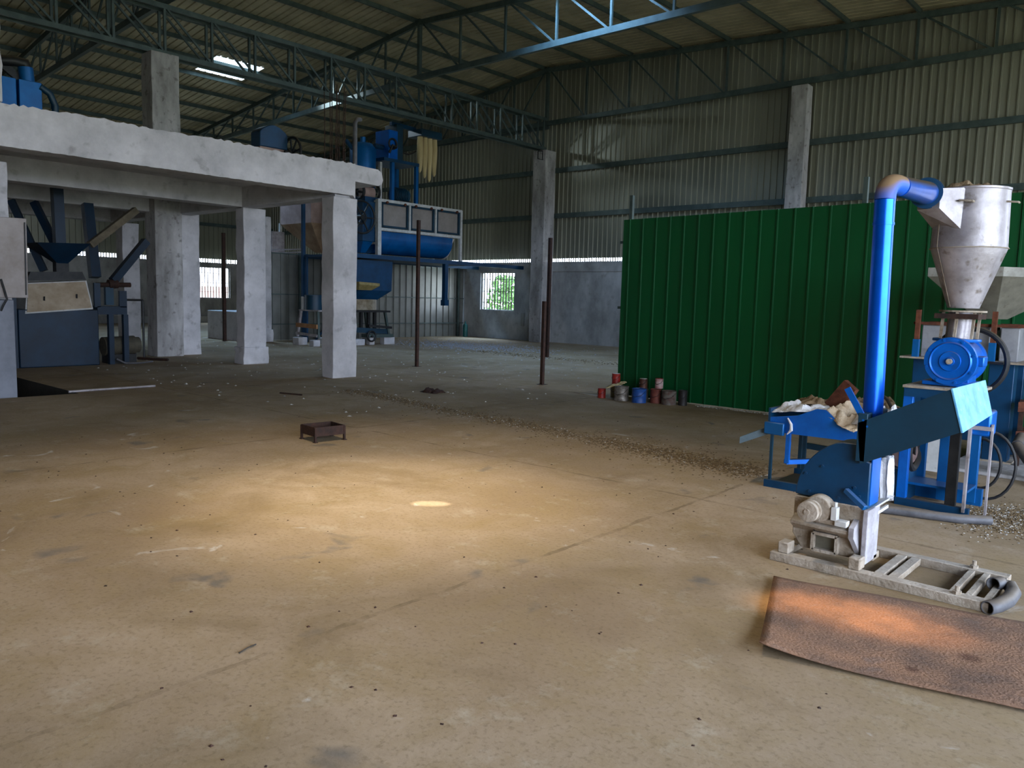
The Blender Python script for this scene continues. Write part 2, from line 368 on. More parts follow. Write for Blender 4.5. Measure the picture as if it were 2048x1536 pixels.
ZM, ZC = 3.02, 3.15           # top of masonry, bottom of cladding
def masonry(mb, along, a, b_, f0, f1, holes, ztop):
    """wall band with rectangular holes (t0,t1,z0,z1)"""
    def bx(t0, t1, z0, z1):
        if t1-t0 < 1e-4 or z1-z0 < 1e-4: return
        if along == 'x': mb.box(t0, t1, f0, f1, z0, z1)
        else: mb.box(f0, f1, t0, t1, z0, z1)
    t = a
    for t0, t1, z0, z1 in sorted(holes):
        bx(t, t0, 0, ztop); bx(t0, t1, 0, z0); bx(t0, t1, z1, ztop); t = t1
    bx(t, b_, 0, ztop)
GW = (-22.55, -20.70, 1.13, 2.63)
m = MB(); masonry(m, 'x', XL-0.23, WR, YG, YG+0.23, [GW], ZM)
m.box(XL, WR, YG-0.025, YG, 2.66, ZM); m.add([(XL, YG+0.2, ZC), (WR, YG+0.2, ZC), (WR, YG+0.2, zroof(WR)+0.08), (XR, YG+0.2, ZR+0.08), (XL, YG+0.2, zroof(XL)+0.08)], [(0, 1, 2, 3, 4)])
struct('wall_back', m, PLAST)
m = MB(); wall_sheet(m, 'x', XL-0.2, WR, YG+0.14, ZC, lambda x: zroof(x)+0.11, 0.205, -1)
struct('wall_back_cladding', m, CLAD)
LW = (19.03, 20.90, 1.24, 2.78)
LW2 = (9.4, 11.2, 1.24, 2.78); LW3 = (13.8, 15.6, 1.24, 2.78)
m = MB(); masonry(m, 'y', YF, YG, XL-0.23, XL, [LW, LW2], ZM); m.box(XL, XL+0.025, YF, YG, 2.9, ZM)
m.box(XL, XL+0.35, YF, YG, 0, 0.32)
struct('wall_left', m, PLAST)
m = MB(); wall_sheet(m, 'y', YF, YG+0.35, XL-0.14, ZC+0.05, zroof(XL)+0.02, 0.25, 1)
struct('wall_left_cladding', m, CLAD)
# little closing ribs in the daylight gap between masonry and cladding
m = MB()
x = XL+0.1
while x < WR: m.box(x, x+0.04, YG+0.09, YG+0.10, ZM, ZC); x += 0.1025
struct('trim_1', m, CLAD)
m = MB(); y = YF+0.1
while y < YG: m.box(XL-0.10, XL-0.09, y, y+0.05, ZM, ZC+0.05); y += 0.125
struct('trim_2', m, CLAD)
# front wall (behind the camera) and right wall with its open roller door
m = MB(); m.box(XL, WR, YF-0.2, YF, 0, 3); m.add([(XL, YF, 3), (WR, YF, 3), (WR, YF, zroof(WR)), (XR, YF, ZR), (XL, YF, zroof(XL))], [(0, 1, 2, 3, 4)])
struct('wall_front', m, mat('brown_bounce_wall', (96, 76, 50), (120, 98, 68), 0.9, scale=1))  # unseen wall, coloured brown to darken and warm the bounced light
m = MB(); zt = zroof(WR)
m.box(WR, WR+0.2, YF, DOOR_Y0, 0, zt); m.box(WR, WR+0.2, DOOR_Y1, 14.5, 0, zt); m.box(WR, WR+0.2, 14.5, 19.5, 7.4, zt); m.box(WR, WR+0.2, 14.5, 19.5, 0, 1.0); m.box(WR, WR+0.2, 19.5, YG, 0, zt); m.box(WR, WR+0.2, DOOR_Y0, DOOR_Y1, DOOR_Z, zt)  # the raised far hole is added so daylight reaches the upper gable
struct('wall_right', m, PLAST)

# roof: rib sheets running down each slope, with holes for the translucent sheets
def roof_sheet(mb, x0, x1, y0, y1):
    pr = rib_profile(y0, y1, 0.25, 0.028, 0.03, 0.06); vs = []
    for t, d in pr: vs += [(x0, t, zroof(x0)+d+0.09), (x1, t, zroof(x1)+d+0.09)]
    mb.add(vs, [(2*i, 2*i+1, 2*i+3, 2*i+2) for i in range(len(pr)-1)])
def slope(xa, xb, holes):
    mb = MB(); ys = sorted({YF-0.2, YG+0.3} | {h[2] for h in holes} | {h[3] for h in holes})
    for y0, y1 in zip(ys, ys[1:]):
        cur = xa
        for h in sorted(holes):
            if h[2] <= y0+1e-6 and h[3] >= y1-1e-6: roof_sheet(mb, cur, h[0], y0, y1); cur = h[1]
        roof_sheet(mb, cur, xb, y0, y1)
    return mb
HL = [(-27.25, -25.75, 13.75, 15.5)]
HR = [(-14.4, -10.8, 15.9, 16.75), (-5.0, -4.2, 3.5, 4.3), (-1.5, -1.0, 3.95, 4.3)]
m = MB(); m.box(XR-0.25, XR+0.25, YF-0.2, YG+0.3, ZR+0.07, ZR+0.13); struct('trim_3', m, ROOF)
struct('ceiling_left_slope', slope(XL-0.4, XR, HL), ROOF)
struct('ceiling_right_slope', slope(XR, WR+0.4, HR), ROOF)
SKYM = bpy.data.materials.new('sunlit_translucent_sheet'); SKYM.use_nodes = True
_b = SKYM.node_tree.nodes['Principled BSDF']; _b.inputs['Base Color'].default_value = (0.6, 0.8, 1, 1)
_b.inputs['Emission Color'].default_value = (0.55, 0.78, 1, 1); _b.inputs['Emission Strength'].default_value = 3.0
for i, h in enumerate(HL+HR):
    mb = MB(); z0, z1 = zroof(h[0])+0.1, zroof(h[1])+0.1
    mb.add([(h[0], h[2], z0), (h[1], h[2], z1), (h[1], h[3], z1), (h[0], h[3], z0)], [(0, 1, 2, 3)])
    o = struct('window_%d' % (i+3), mb, SKYM)

# purlins
TY = [YG-0.12, 16.95, 8.95, 1.2]
def side_name(s): return 'left' if s < 0 else 'right'
LP = [-20.85, -22.3, -23.65, -24.95, -26.15, -27.5, -28.95, -30.55, -32.1, -33.75, -35.4, -37.0]
RP = [-17.4, -15.6, -13.75, -12.0, -10.2, -8.4, -6.55, -4.7, -2.8, -0.9, 1.0, 2.9]
for s, xs in ((-1, LP), (1, RP)):
    for i, x in enumerate(xs):
        z = zroof(x)+0.03
        m = MB(); m.beam((x, YF, z), (x, YG, z), 0.06, 0.13)
        single('roof_purlin', m, STEEL, '%s steel purlin down from the ridge on the %s roof slope' % (ORD[i], side_name(s)), 'purlin', (x, YG, z), 'roof purlins')
m = MB(); m.beam((XR-0.2, YF, ZR+0.0), (XR-0.2, YG, ZR+0.0), 0.06, 0.13)
single('roof_purlin', m, STEEL, 'steel ridge purlin just left of the roof peak', 'purlin', (XR, YG, ZR), 'roof purlins')
# girts on the gable wall
for i, (z, nm) in enumerate(((6.38, 'upper'), (4.72, 'lower'))):
    m = MB(); m.beam((XL, YG+0.04, z), (WR, YG+0.04, z), 0.09, 0.17)
    single('wall_girt', m, STEEL, '%s horizontal steel rail across the ribbed gable wall' % nm, 'girt', (-12, YG, z), 'rails of the gable wall')
m = MB(); m.beam((XL, YG+0.04, 8.0), (XR, YG+0.04, 8.0), 0.07, 0.12)
single('wall_girt', m, STEEL, 'thin steel rail high on the gable wall left of the peak', 'girt', (-28, YG, 8), 'rails of the gable wall')
m = MB(); m.beam((XL+0.04, YF, 4.9), (XL+0.04, YG, 4.9), 0.09, 0.16)
single('wall_girt', m, STEEL, 'steel rail along the far left ribbed wall', 'girt', (XL, 19, 4.9))

# roof trusses across the hall
def truss(y, zb, slope_b, label, w_=0.075, nodes_l=None):
    t = thing('roof_truss', label, 'truss', (XR, y, zb), 'roof trusses')
    zbl = lambda x: zb + slope_b*(x-XR) if x < XR else zb
    m = MB(); m.beam((XR, y, zroof(XR)-0.1), (WR, y, zroof(WR)-0.1), w_*1.3, 0.15)
    obj('top_chord', m, STEEL, t)
    m = MB(); m.beam((XL, y, zroof(XL)-0.1), (XR, y, zroof(XR)-0.1), w_*1.3, 0.15)
    obj('top_chord', m, STEEL, t)
    m = MB(); m.beam((XR, y, zb), (WR, y, zb), w_*1.5, 0.16); obj('bottom_chord', m, STEEL, t)
    xl_end = XR - (zroof(XR)-zb)/(SL-slope_b)*0.93 if SL > slope_b else XL
    xl_end = max(xl_end, XL)
    m = MB(); m.beam((xl_end, y, zbl(xl_end)), (XR, y, zb), w_*1.5, 0.16); obj('bottom_chord', m, STEEL, t)
    m = MB(); m.beam((XR, y, zb-0.1), (XR, y, zroof(XR)), 0.11); obj('king_post', m, STEEL, t)
    xs = [XR]+RP
    for a, b_ in zip(xs, xs[1:]):
        m = MB(); m.beam((b_, y, zb), (b_, y, zroof(b_)-0.1), 0.06); obj('vertical', m, STEEL, t)
        m = MB(); m.beam((a+0.12, y, zroof(a)-0.12), (b_-0.05, y, zb+0.03), 0.05); obj('diagonal', m, STEEL, t)
    xs = [XR]+[x for x in LP if x > xl_end+0.4]
    for a, b_ in zip(xs, xs[1:]):
        m = MB(); m.beam((b_, y, zbl(b_)), (b_, y, zroof(b_)-0.1), 0.055); obj('vertical', m, STEEL, t)
        m = MB(); m.beam((a-0.12, y, zroof(a)-0.12), (b_+0.05, y, zbl(b_)+0.03), 0.045); obj('diagonal', m, STEEL, t)
    return t
truss(TY[0], 8.1, 0.01, 'dark steel roof truss flat against the gable wall')
truss(TY[1], 8.38, 0.04, 'steel roof truss in mid hall, lit pale blue along its lower chord')
truss(TY[2], 8.38, 0.05, 'nearer steel roof truss above the concrete mezzanine at top left')

# box lattice girder along the hall under the ridge
t = thing('lattice_girder', 'long double lattice girder resting on the two tall concrete columns', 'girder', (XR, 14, 7.15))
for dx in (-0.14, 0.14):
    for z, nm in ((7.14, 'bottom_chord'), (8.2, 'top_chord')):
        m = MB(); m.beam((XR+dx, YF, z), (XR+dx, YG-0.3, z), 0.07, 0.11); obj(nm, m, STEEL, t)
y = YG-0.45; k = 0; step = 1.17
while y > 2.5:
    for dx in (-0.14, 0.14):
        m = MB(); m.beam((XR+dx, y, 7.16), (XR+dx, y, 8.2), 0.055); obj('vertical', m, STEEL, t)
        m = MB(); m.beam((XR+dx, y-step+0.06, 8.16), (XR+dx, y-0.05, 7.2), 0.045); obj('diagonal', m, STEEL, t)
    y -= step

# ------------------------------------------------------------------ concrete columns
def rough_box(mb, x0, x1, y0, y1, z0, z1, amp=0.012, nz=14, seed=0):
    rnd = random.Random(seed); n = nz; vs = []
    for i in range(n+1):
        z = z0+(z1-z0)*i/n
        for x, y in ((x0, y0), (x1, y0), (x1, y1), (x0, y1)):
            vs.append((x+rnd.uniform(-amp, amp), y+rnd.uniform(-amp, amp), z))
    fs = [(i*4+k, i*4+(k+1) % 4, (i+1)*4+(k+1) % 4, (i+1)*4+k) for i in range(n) for k in range(4)]
    fs += [(3, 2, 1, 0), tuple(n*4+k for k in range(4))]
    mb.add(vs, fs); return mb
def column(x0, x1, y0, y1, z1, label, mt=CONC, seed=1, group=None, plinth=None):
    t = thing('concrete_column', label, 'column', ((x0+x1)/2, (y0+y1)/2, 0), group)
    obj('shaft', rough_box(MB(), x0, x1, y0, y1, 0 if not plinth else plinth-0.01, z1, seed=seed), mt, t, bevel=0.012)
    if plinth: obj('plinth', rough_box(MB(), x0-0.04, x1+0.04, y0-0.04, y1+0.04, 0, plinth, 0.015, 3, seed), mt, t, bevel=0.015)
    return t
column(-19.38, -18.78, YG-0.62, YG-0.02, 7.05, 'tall concrete column under the roof peak against the gable wall', CONCD, 2, 'tall roof columns')
column(-9.78, -9.3, YG-0.42, YG-0.02, 7.95, 'tall concrete column on the gable wall behind the green sheet screen', CONCD, 3, 'tall roof columns')
column(-19.25, -18.72, 8.4, 9.05, 7.05, 'thick concrete column rising through the mezzanine to the roof girder', CONCD, 4, 'tall roof columns')
column(-19.45, -19.0, 9.12, 9.62, 3.5, 'pale concrete column standing close behind the thick tall one', CONC, 5, 'mezzanine columns')
column(-12.80, -12.43, 8.9, 9.45, 3.41, 'nearest concrete column at the outer corner of the mezzanine', CONC, 6, 'mezzanine columns')
column(-16.26, -15.93, 9.07, 9.6, 3.42, 'middle concrete column with a thicker plaster foot under the mezzanine', CONC, 7, 'mezzanine columns', plinth=0.38)
column(-23.2, -22.75, 9.3, 9.75, 3.41, 'concrete column behind the blue mill with its left side lit', CONC, 8, 'mezzanine columns')
column(-23.3, -22.9, 13.6, 14.0, 4.0, 'slim pale concrete column at the left end of the dark sheet screen', CONC, 9, 'mezzanine columns', plinth=0.4)
column(-14.0, -13.6, 3.3, AX(17, 400, -13.6).y, 3.42, 'shaded concrete column under the mezzanine behind the grey cabinet', CONC, 10, 'mezzanine columns')
t = thing('concrete_stub_column', 'pale concrete column standing on the mezzanine at the left edge', 'column', (-12.7, 3.3, 4.06))
obj('shaft', rough_box(MB(), -12.85, -12.47, 3.05, AX(6, 190, -12.47).y, 4.06, 6.3, seed=12), CONC, t, bevel=0.012)

# ------------------------------------------------------------------ mezzanine
t = thing('concrete_mezzanine', 'pale plastered concrete mezzanine with a deep front beam and rough top edge', 'mezzanine', (-12.43, 9.4, 3.4))
m = MB(); rnd = random.Random(5)
ys = [0.0 + 9.4*i/170 for i in range(171)]
vs = []
for y in ys:
    top = 4.05 + rnd.uniform(-0.012, 0.022) + 0.012*math.sin(y*3)
    zb = 3.47 + rnd.uniform(-0.004, 0.004) - (0.06 if y > 9.39 else 0)
    for x, z in ((-12.43, zb), (-12.43, top), (-12.80, top-0.01), (-12.80, zb)): vs.append((x+rnd.uniform(-0.003, 0.003), y, z))
m.add(vs, [(i*4+k, i*4+(k+1) % 4, i*4+4+(k+1) % 4, i*4+4+k) for i in range(170) for k in range(4)] + [(0, 1, 2, 3), (683, 682, 681, 680)])
obj('edge_beam', m, CONC, t)
m = MB()   # cantilevered slab end with a rounded nose
pr = [(9.35, 3.74), (9.95, 3.72), (10.04, 3.76), (10.07, 3.84), (10.04, 3.97), (9.95, 4.03), (9.35, 4.05)]
m.extrude([(-12.43, y, z) for y, z in pr], (-10.8, 0, 0)); obj('slab_end', m, CONC, t)
m = MB(); m.box(-23.3, -12.7, 0.0, 9.4, 3.84, 4.03); obj('slab', m, CONC, t)
for x0, x1 in ((-16.3, -15.9), (-19.4, -19.0), (-23.2, -22.8)):
    m = MB(); m.box(x0, x1, 0.0, 9.1, 3.42, 3.86); obj('inner_beam', m, CONC, t, bevel=0.01)
m = MB(); m.box(-23.2, -12.55, 9.02, 9.42, 3.42, 3.86); obj('cross_beam', m, CONC, t, bevel=0.01)
m = MB(); m.box(-23.2, -12.55, 3.1, 3.5, 3.42, 3.86); obj('cross_beam', m, CONC, t, bevel=0.01)

# starter bars left standing on the mezzanine columns
def rebars(pts, z0, z1, label, grp):
    for i, (x, y) in enumerate(pts):
        m = MB(); dz = random.uniform(-0.05, 0.12)
        m.tube([(x, y, z0), (x+0.005, y, (z0+z1)/2), (x+random.uniform(-.02, .02), y+random.uniform(-.01, .02), z1+dz)], 0.009, 6)
        single('reinforcing_bar', m, RUSTD, label, 'steel bar', (x, y, z0), grp)
rebars([(-12.75+0.1*(i % 3), 8.93+0.055*i) for i in range(8)], 4.03, 5.35, 'rusty starter bar in the tall bunch at the outer mezzanine corner', 'tall starter bars')
rebars([(-16.2+0.1*(i % 2), 9.1+0.12*i) for i in range(5)], 4.03, 4.42, 'short rusty starter bar beside the blue head with the hand wheel', 'short starter bars')

# ------------------------------------------------------------------ windows
def window(n, along, a, b_, z0, z1, f):
    s = 1 if along == 'x' else -1
    def P(t, z, d=0.0): return (t, f+d, z) if along == 'x' else (f-d, t, z)
    w_ = bpy.data.objects.new('window_%d' % n, None); COL.objects.link(w_); w_['kind'] = 'structure'; w_.location = P((a+b_)/2, z0); ORG[w_] = Vector(w_.location)
    m = MB()
    for p, q in ((P(a, z0), P(b_, z0)), (P(a, z1), P(b_, z1)), (P(a+.02, z0), P(a+.02, z1)), (P(b_-.02, z0), P(b_-.02, z1))): m.beam(p, q, 0.05)
    obj('window_frame', m, WHITEF, w_)
    m = MB(); t = a+0.12
    while t < b_-0.05: m.cyl(P(t, z0), P(t, z1), 0.024, n=6); t += 0.15
    for z in (z0+(z1-z0)*0.2, z0+(z1-z0)*0.5, z0+(z1-z0)*0.82): m.beam(P(a, z), P(b_, z), 0.02)
    obj('window_grille', m, DARK, w_)
window(1, 'x', *GW, YG+0.12)
window(2, 'y', *LW, XL-0.12)
window(8, 'y', *LW2, XL-0.12)
# outside
m = MB()
for a in ((-120, -80, XL-0.3, 90), (WR+0.3, -80, 90, 90)): m.add([(a[0], a[1], -0.1), (a[2], a[1], -0.1), (a[2], a[3], -0.1), (a[0], a[3], -0.1)], [(0, 1, 2, 3)])
m.add([(XL-0.3, YG+0.3, -0.1), (WR+0.3, YG+0.3, -0.1), (WR+0.3, 90, -0.1), (XL-0.3, 90, -0.1)], [(0, 1, 2, 3)])
struct('ground_outside', m, GRASS)
def bush(c, R_, h, label):
    m = MB(); rnd = random.Random(int(c[0]*10))
    for i in range(900):
        a = rnd.uniform(0, 6.28); ph = rnd.random()**0.5; zz = rnd.random()
        p = Vector((c[0]+math.cos(a)*R_*ph*(1.1-zz*0.6), c[1]+math.sin(a)*R_*ph*(1.1-zz*0.6), c[2]+zz*h))
        u = Vector((rnd.uniform(-1, 1), rnd.uniform(-1, 1), rnd.uniform(-1, 1))).normalized()*0.16; v = u.orthogonal().normalized()*0.08
        m.add([p-u, p+v, p+u, p-v], [(0, 1, 2, 3)])
    single('bush', m, LEAF, label, 'bush', c)
bush((-28.7, 32, -0.1), 1.6, 2.9, 'green leafy bush outside, seen through the barred gable window')
m = MB(); m.box(-52, -51.8, 20, 40, -0.1, 1.9)
single('boundary_wall', m, BRICK, 'pinkish boundary wall outside the barred window of the left wall', 'wall', (-52, 30, -0.1))

# ------------------------------------------------------------------ green sheet screen
GY = 11.3
t = thing('green_sheet_screen', 'tall dark green corrugated sheet screen standing across the right of the hall', 'screen', (-4, GY, 0))
m = MB(); gz = lambda x: 2.97+(x+7.6)*0.012
xx = -7.58
k = 0
while xx < 1.2:
    mm = MB(); wall_sheet(mm, 'x', xx, xx+1.05, GY+0.004*(k % 2), 0.015, gz, 0.256, -1, 0.022, 0.018, 0.03)
    obj('sheet_panel', mm, GREEN, t); xx += 1.02; k += 1
for x in (-7.5, -3.72, 0.0):
    m = MB(); m.beam((x, GY+0.1, 0), (x, GY+0.1, 3.38), 0.06); obj('post', m, STEEL, t)
for z in (0.35, 1.5, 2.6):
    m = MB(); m.beam((-7.66, GY+0.05, z), (1.3, GY+0.05, z), 0.045); obj('rail', m, STEEL, t)
# loose posts
def post(x, y, z1, w_, label, lean=(0, 0)):
    m = MB(); m.beam((x, y, 0), (x+lean[0], y+lean[1], z1), w_)
    m.beam((x, y, 0), (x, y, 0.006), 0.16)
    single('steel_post', m, RUSTD, label, 'post', (x, y, 0), 'free standing posts')
post(-13.56, 12.01, 3.3, 0.065, 'tall rusty steel post standing in front of the sheet gate and sorter')
post(-13.9, 17.15, 3.3, 0.085, 'tall dark steel post near the gable window, just behind the short one')
post(-9.42, 11.5, 1.57, 0.062, 'short dark steel post standing alone on the open floor')
post(-23.9, 12.9, 3.45, 0.09, 'thin steel post beside the low white block near the left window')

# ------------------------------------------------------------------ grey sheet screen (the gate) at the back left
PXX = -23.5
t = thing('grey_sheet_screen', 'grey ribbed sheet screen with rails left of the gable window', 'screen', (PXX, 19, 0))
y = 14.25; k = 0
while y < 23.3:
    y1 = min(y+1.3, 23.33); mm = MB(); wall_sheet(mm, 'y', y, y1, PXX+0.003*(k % 2), 0.01, 2.93, 0.31, 1, 0.035, 0.03, 0.05); obj('sheet_panel', mm, SCRN, t); y = y1; k += 1
for z in (0.55, 1.55, 2.9):
    m = MB(); m.beam((PXX+0.06, 14.25, z), (PXX+0.06, 23.3, z), 0.035); obj('rail', m, STEEL, t)
for y in (15.4, 17.6, 22.95):
    m = MB(); m.beam((PXX+0.09, y, 0), (PXX+0.09, y, 2.95), 0.08); obj('post', m, STEEL, t)
m = MB(); m.beam((PXX+0.12, 16.0, 0.0), (PXX+0.12, 17.5, 1.5), 0.07); obj('brace', m, BLUED, t)
# low white block
m = MB(); p = AY(420, 676, 13.2); h = AY(450, 622, 13.2).z
m.box(-25.6, -23.55, 13.2, 14.4, 0, h)
single('masonry_block', m, CONC, 'low white plastered block in front of the left window', 'block', (-24.5, 13.8, 0), bevel=0.02)
m = MB(); q = AY(934, 655, YG-0.3); m.lathe((q.x, YG-0.4, 0), [(0.0, 0), (0.1, 0), (0.1, 0.42), (0.085, 0.5), (0.03, 0.54), (0.03, 0.62), (0, 0.62)], 16)
single('gas_bottle', m, mat('teal_paint', (20, 86, 84), (30, 100, 96), 0.5), 'small dark teal bottle on the floor left of the gable window', 'bottle', (q.x, YG-0.4, 0))
m = MB(); q0 = AY(1042, 626, YG-0.03); m.box(q0.x, q0.x+0.16, YG-0.03, YG, 0.55, 1.05)
single('switch_box', m, mat('grey_box', (128, 128, 122), (140, 140, 134), 0.6), 'small grey vertical switch box on the plinth right of the gable window', 'switch box', (q0.x, YG, 0.8))

# ================================================================== HAMMER MILL, right foreground
def bolts(mb, pts, r=0.008, d=(0, -0.01, 0)):
    for p in pts: mb.cyl(p, Vector(p)+Vector(d), r, n=8)
    return mb
t = thing('base_frame', 'long low dusty channel frame on the floor under the hammer mill', 'frame', (-1.4, 5.0, 0))
for y0, y1 in ((4.73, 4.81), (5.30, 5.37)):
    m = MB(); m.box(-1.97, -0.76, y0, y1, 0.0, 0.055); obj('side_rail', m, DUSTM, t, bevel=0.004)
for x0, x1 in ((-1.96, -1.90), (-1.37, -1.315), (-1.29, -1.235), (-0.97, -0.935), (-0.89, -0.855), (-0.8, -0.765)):
    m = MB(); m.box(x0, x1, 4.81, 5.30, 0.012, 0.05); obj('cross_bar', m, DUSTM, t, bevel=0.003)
for x, y in ((-0.92, 4.77), (-0.95, 5.335)):
    m = MB(); m.cyl((x, y, 0.055), (x, y, 0.1), 0.012, n=8); m.cyl((x, y, 0.055), (x, y, 0.072), 0.024, n=6); obj('bolt', m, DUSTM, t)

t = thing('hammer_mill', 'hammer mill with dusty grey base and dark blue quarter round housing', 'mill', (-1.65, 5.05, 0.05))
y0, y1 = 4.87, 5.07
m = MB(); m.extrude([(-1.89, y0, 0.41), (-1.89, y0, 0.17), (-1.83, y0, 0.085), (-1.50, y0, 0.085), (-1.46, y0, 0.13), (-1.46, y0, 0.41)], (0, y1-y0, 0))
obj('lower_body', m, DUSTM, t, bevel=0.006)
for x0, x1, ya in ((-1.93, -1.86, 4.75), (-1.50, -1.43, 4.75)):
    m = MB(); m.box(x0, x1, ya, ya+0.10, 0.055, 0.125); obj('foot', m, DUSTM, t, bevel=0.008)
    m = MB(); m.box(x0, x1, 5.0, 5.12, 0.055, 0.10); obj('foot', m, DUSTM, t, bevel=0.008)
m = MB(); m.box(-1.46, -1.43, 4.84, 5.06, 0.07, 0.40); obj('end_plate', m, mat('dusty_lilac_steel', (140, 136, 138), (172, 168, 172), 0.8, scale=9, spots=0.4, spotc=(110, 100, 88), bump=0.3), t, bevel=0.004)
m = MB(); m.extrude([(-1.88, 4.87, 0.30), (-1.88, 4.80, 0.265), (-1.88, 4.80, 0.245), (-1.88, 4.87, 0.20)], (0.36, 0, 0)); obj('front_ledge', m, DUSTM, t, bevel=0.004)
m = MB(); m.extrude([(-1.52, 4.87, 0.33), (-1.52, 4.79, 0.29), (-1.52, 4.79, 0.23), (-1.50, 4.87, 0.12)], (0.03, 0, 0)); obj('ledge_end', m, MATS['dusty_lilac_steel'], t)
m = MB()
for a, b_ in (((-1.745, 0.10), (-1.745, 0.205)), ((-1.60, 0.10), (-1.60, 0.205)), ((-1.745, 0.10), (-1.60, 0.10)), ((-1.745, 0.205), (-1.60, 0.205))):
    m.beam((a[0], 4.85, a[1]), (b_[0], 4.85, b_[1]), 0.018, 0.05, up=(0, 1, 0))
h = obj('inspection_hatch', m, DUSTM, t)
m = MB(); m.box(-1.74, -1.605, 4.862, 4.868, 0.105, 0.2); obj('hatch_pane', m, mat('dusty_pane', (84, 80, 68), (104, 100, 86), 0.5), h)
m = MB(); m.cyl((-1.745, 4.84, 0.225), (-1.735, 4.84, 0.235), 0.012, n=8); m.beam((-1.745, 4.85, 0.215), (-1.60, 4.85, 0.215), 0.012); obj('hatch_hinge', m, DARK, h)
# bearing + pulley
m = MB(); m.lathe((-1.735, 4.68, 0.365), [(0, 0), (0.045, 0), (0.062, 0.004), (0.064, 0.03), (0.055, 0.035), (0.055, 0.045), (0.066, 0.05), (0.066, 0.07), (0.04, 0.08), (0.04, 0.2), (0, 0.2)], 28, 'Y')
m.lathe((-1.735, 4.672, 0.365), [(0, 0), (0.018, 0), (0.018, 0.02)], 16, 'Y'); obj('shaft_pulley', m, DUSTM, t)
m = MB(); m.lathe((-1.71, 4.78, 0.37), [(0.0, 0), (0.078, 0), (0.085, 0.02), (0.085, 0.07), (0.078, 0.09), (0, 0.09)], 24, 'Y'); m.box(-1.80, -1.60, 4.79, 4.86, 0.285, 0.315); obj('bearing_block', m, DUSTM, t, bevel=0.004)
m = MB(); m.box(-1.625, -1.59, 4.77, 4.82, 0.32, 0.40); m.cyl((-1.607, 4.795, 0.40), (-1.607, 4.795, 0.43), 0.012, n=8); m.box(-1.60, -1.53, 4.77, 4.83, 0.29, 0.325)
obj('bearing_clamp', m, WHITEF, t, bevel=0.003)
# quarter-round housing
def arc(cx, cz, r, a0, a1, n=14): return [(cx+r*math.cos(math.radians(a0+(a1-a0)*i/n)), cz+r*math.sin(math.radians(a0+(a1-a0)*i/n))) for i in range(n+1)]
pl = arc(-1.50, 0.42, 0.39, 180, 96) ; pl = [(x, z if z < 0.785 else 0.785) for x, z in pl] + [(-1.505, 0.785), (-1.505, 0.70), (-1.45, 0.68), (-1.45, 0.40)]
m = MB(); m.extrude([(x, 4.88, z) for x, z in pl], (0, 0.19, 0)); obj('housing', m, BLUED, t, bevel=0.006)
m = MB(); m.box(-1.452, -1.445, 4.90, 5.06, 0.42, 0.70); obj('housing_side', m, BLUE, t)
for p in [(-1.73, 4.88, 0.62), (-1.83, 4.88, 0.56), (-1.53, 4.88, 0.52), (-1.50, 4.88, 0.47), (-1.80, 4.88, 0.45), (-1.62, 4.88, 0.44)]:
    obj('bolt', bolts(MB(), [p], 0.009), BLUED, t)
m = MB(); m.beam((-1.575, 4.86, 0.50), (-1.44, 4.80, 0.425), 0.03); obj('lever_bar', m, BLUEM, t, bevel=0.003)
m = MB(); m.extrude([AY(1736, 1026, 4.9), AY(1741, 1003, 5.12), AY(1782, 987, 5.3), AY(1788, 994, 5.2)], (0, 0, 0.012)); m.beam(AY(1738, 1036, 4.9), AY(1775, 1012, 5.2), 0.012, 0.02); obj('side_flap', m, WHITEF, t)
m = MB(); m.box(-1.53, -1.475, 4.84, 5.22, 0.69, 0.98); obj('inlet_neck', m, NAVY, t, bevel=0.004)
m = MB(); m.beam((-1.61, 4.86, 1.12), (-1.475, 4.86, 0.90), 0.012, 0.036, up=(1, 0, 0.6)); bolts(m, [(-1.50, 4.85, 0.94), (-1.475, 4.85, 0.905)], 0.007); obj('brace_strap', m, BLUE, t)
# feed chute
a = [(-1.50, 4.84, 0.675), (-1.50, 5.24, 0.675), (-1.53, 5.24, 0.92), (-1.53, 4.84, 0.92)]
b_ = [(-0.985, 4.84, 0.935), (-0.985, 5.58, 0.965), (-1.055, 5.66, 1.165), (-1.055, 4.84, 1.165)]
m = MB(); m.loft(a, b_, cap=False); m.loft([Vector(p)+Vector((0, 0.008 if i in (0, 3) else -0.008, 0.008 if i < 2 else -0.008)) for i, p in enumerate(a)],
                                          [Vector(p)+Vector((0, 0.008 if i in (0, 3) else -0.008, 0.008 if i < 2 else -0.008)) for i, p in enumerate(b_)], cap=False)
obj('feed_chute', m, NAVY, t)
m = MB(); m.extrude([(-0.983, 4.835, 0.93), (-0.983, 5.585, 0.962), (-1.052, 5.665, 1.168), (-1.053, 4.835, 1.17)], (0.012, 0, 0.004)); obj('chute_lid', m, CHUTEM, t, bevel=0.003, label='pale blue dusty lid closing the upper end of the feed chute')
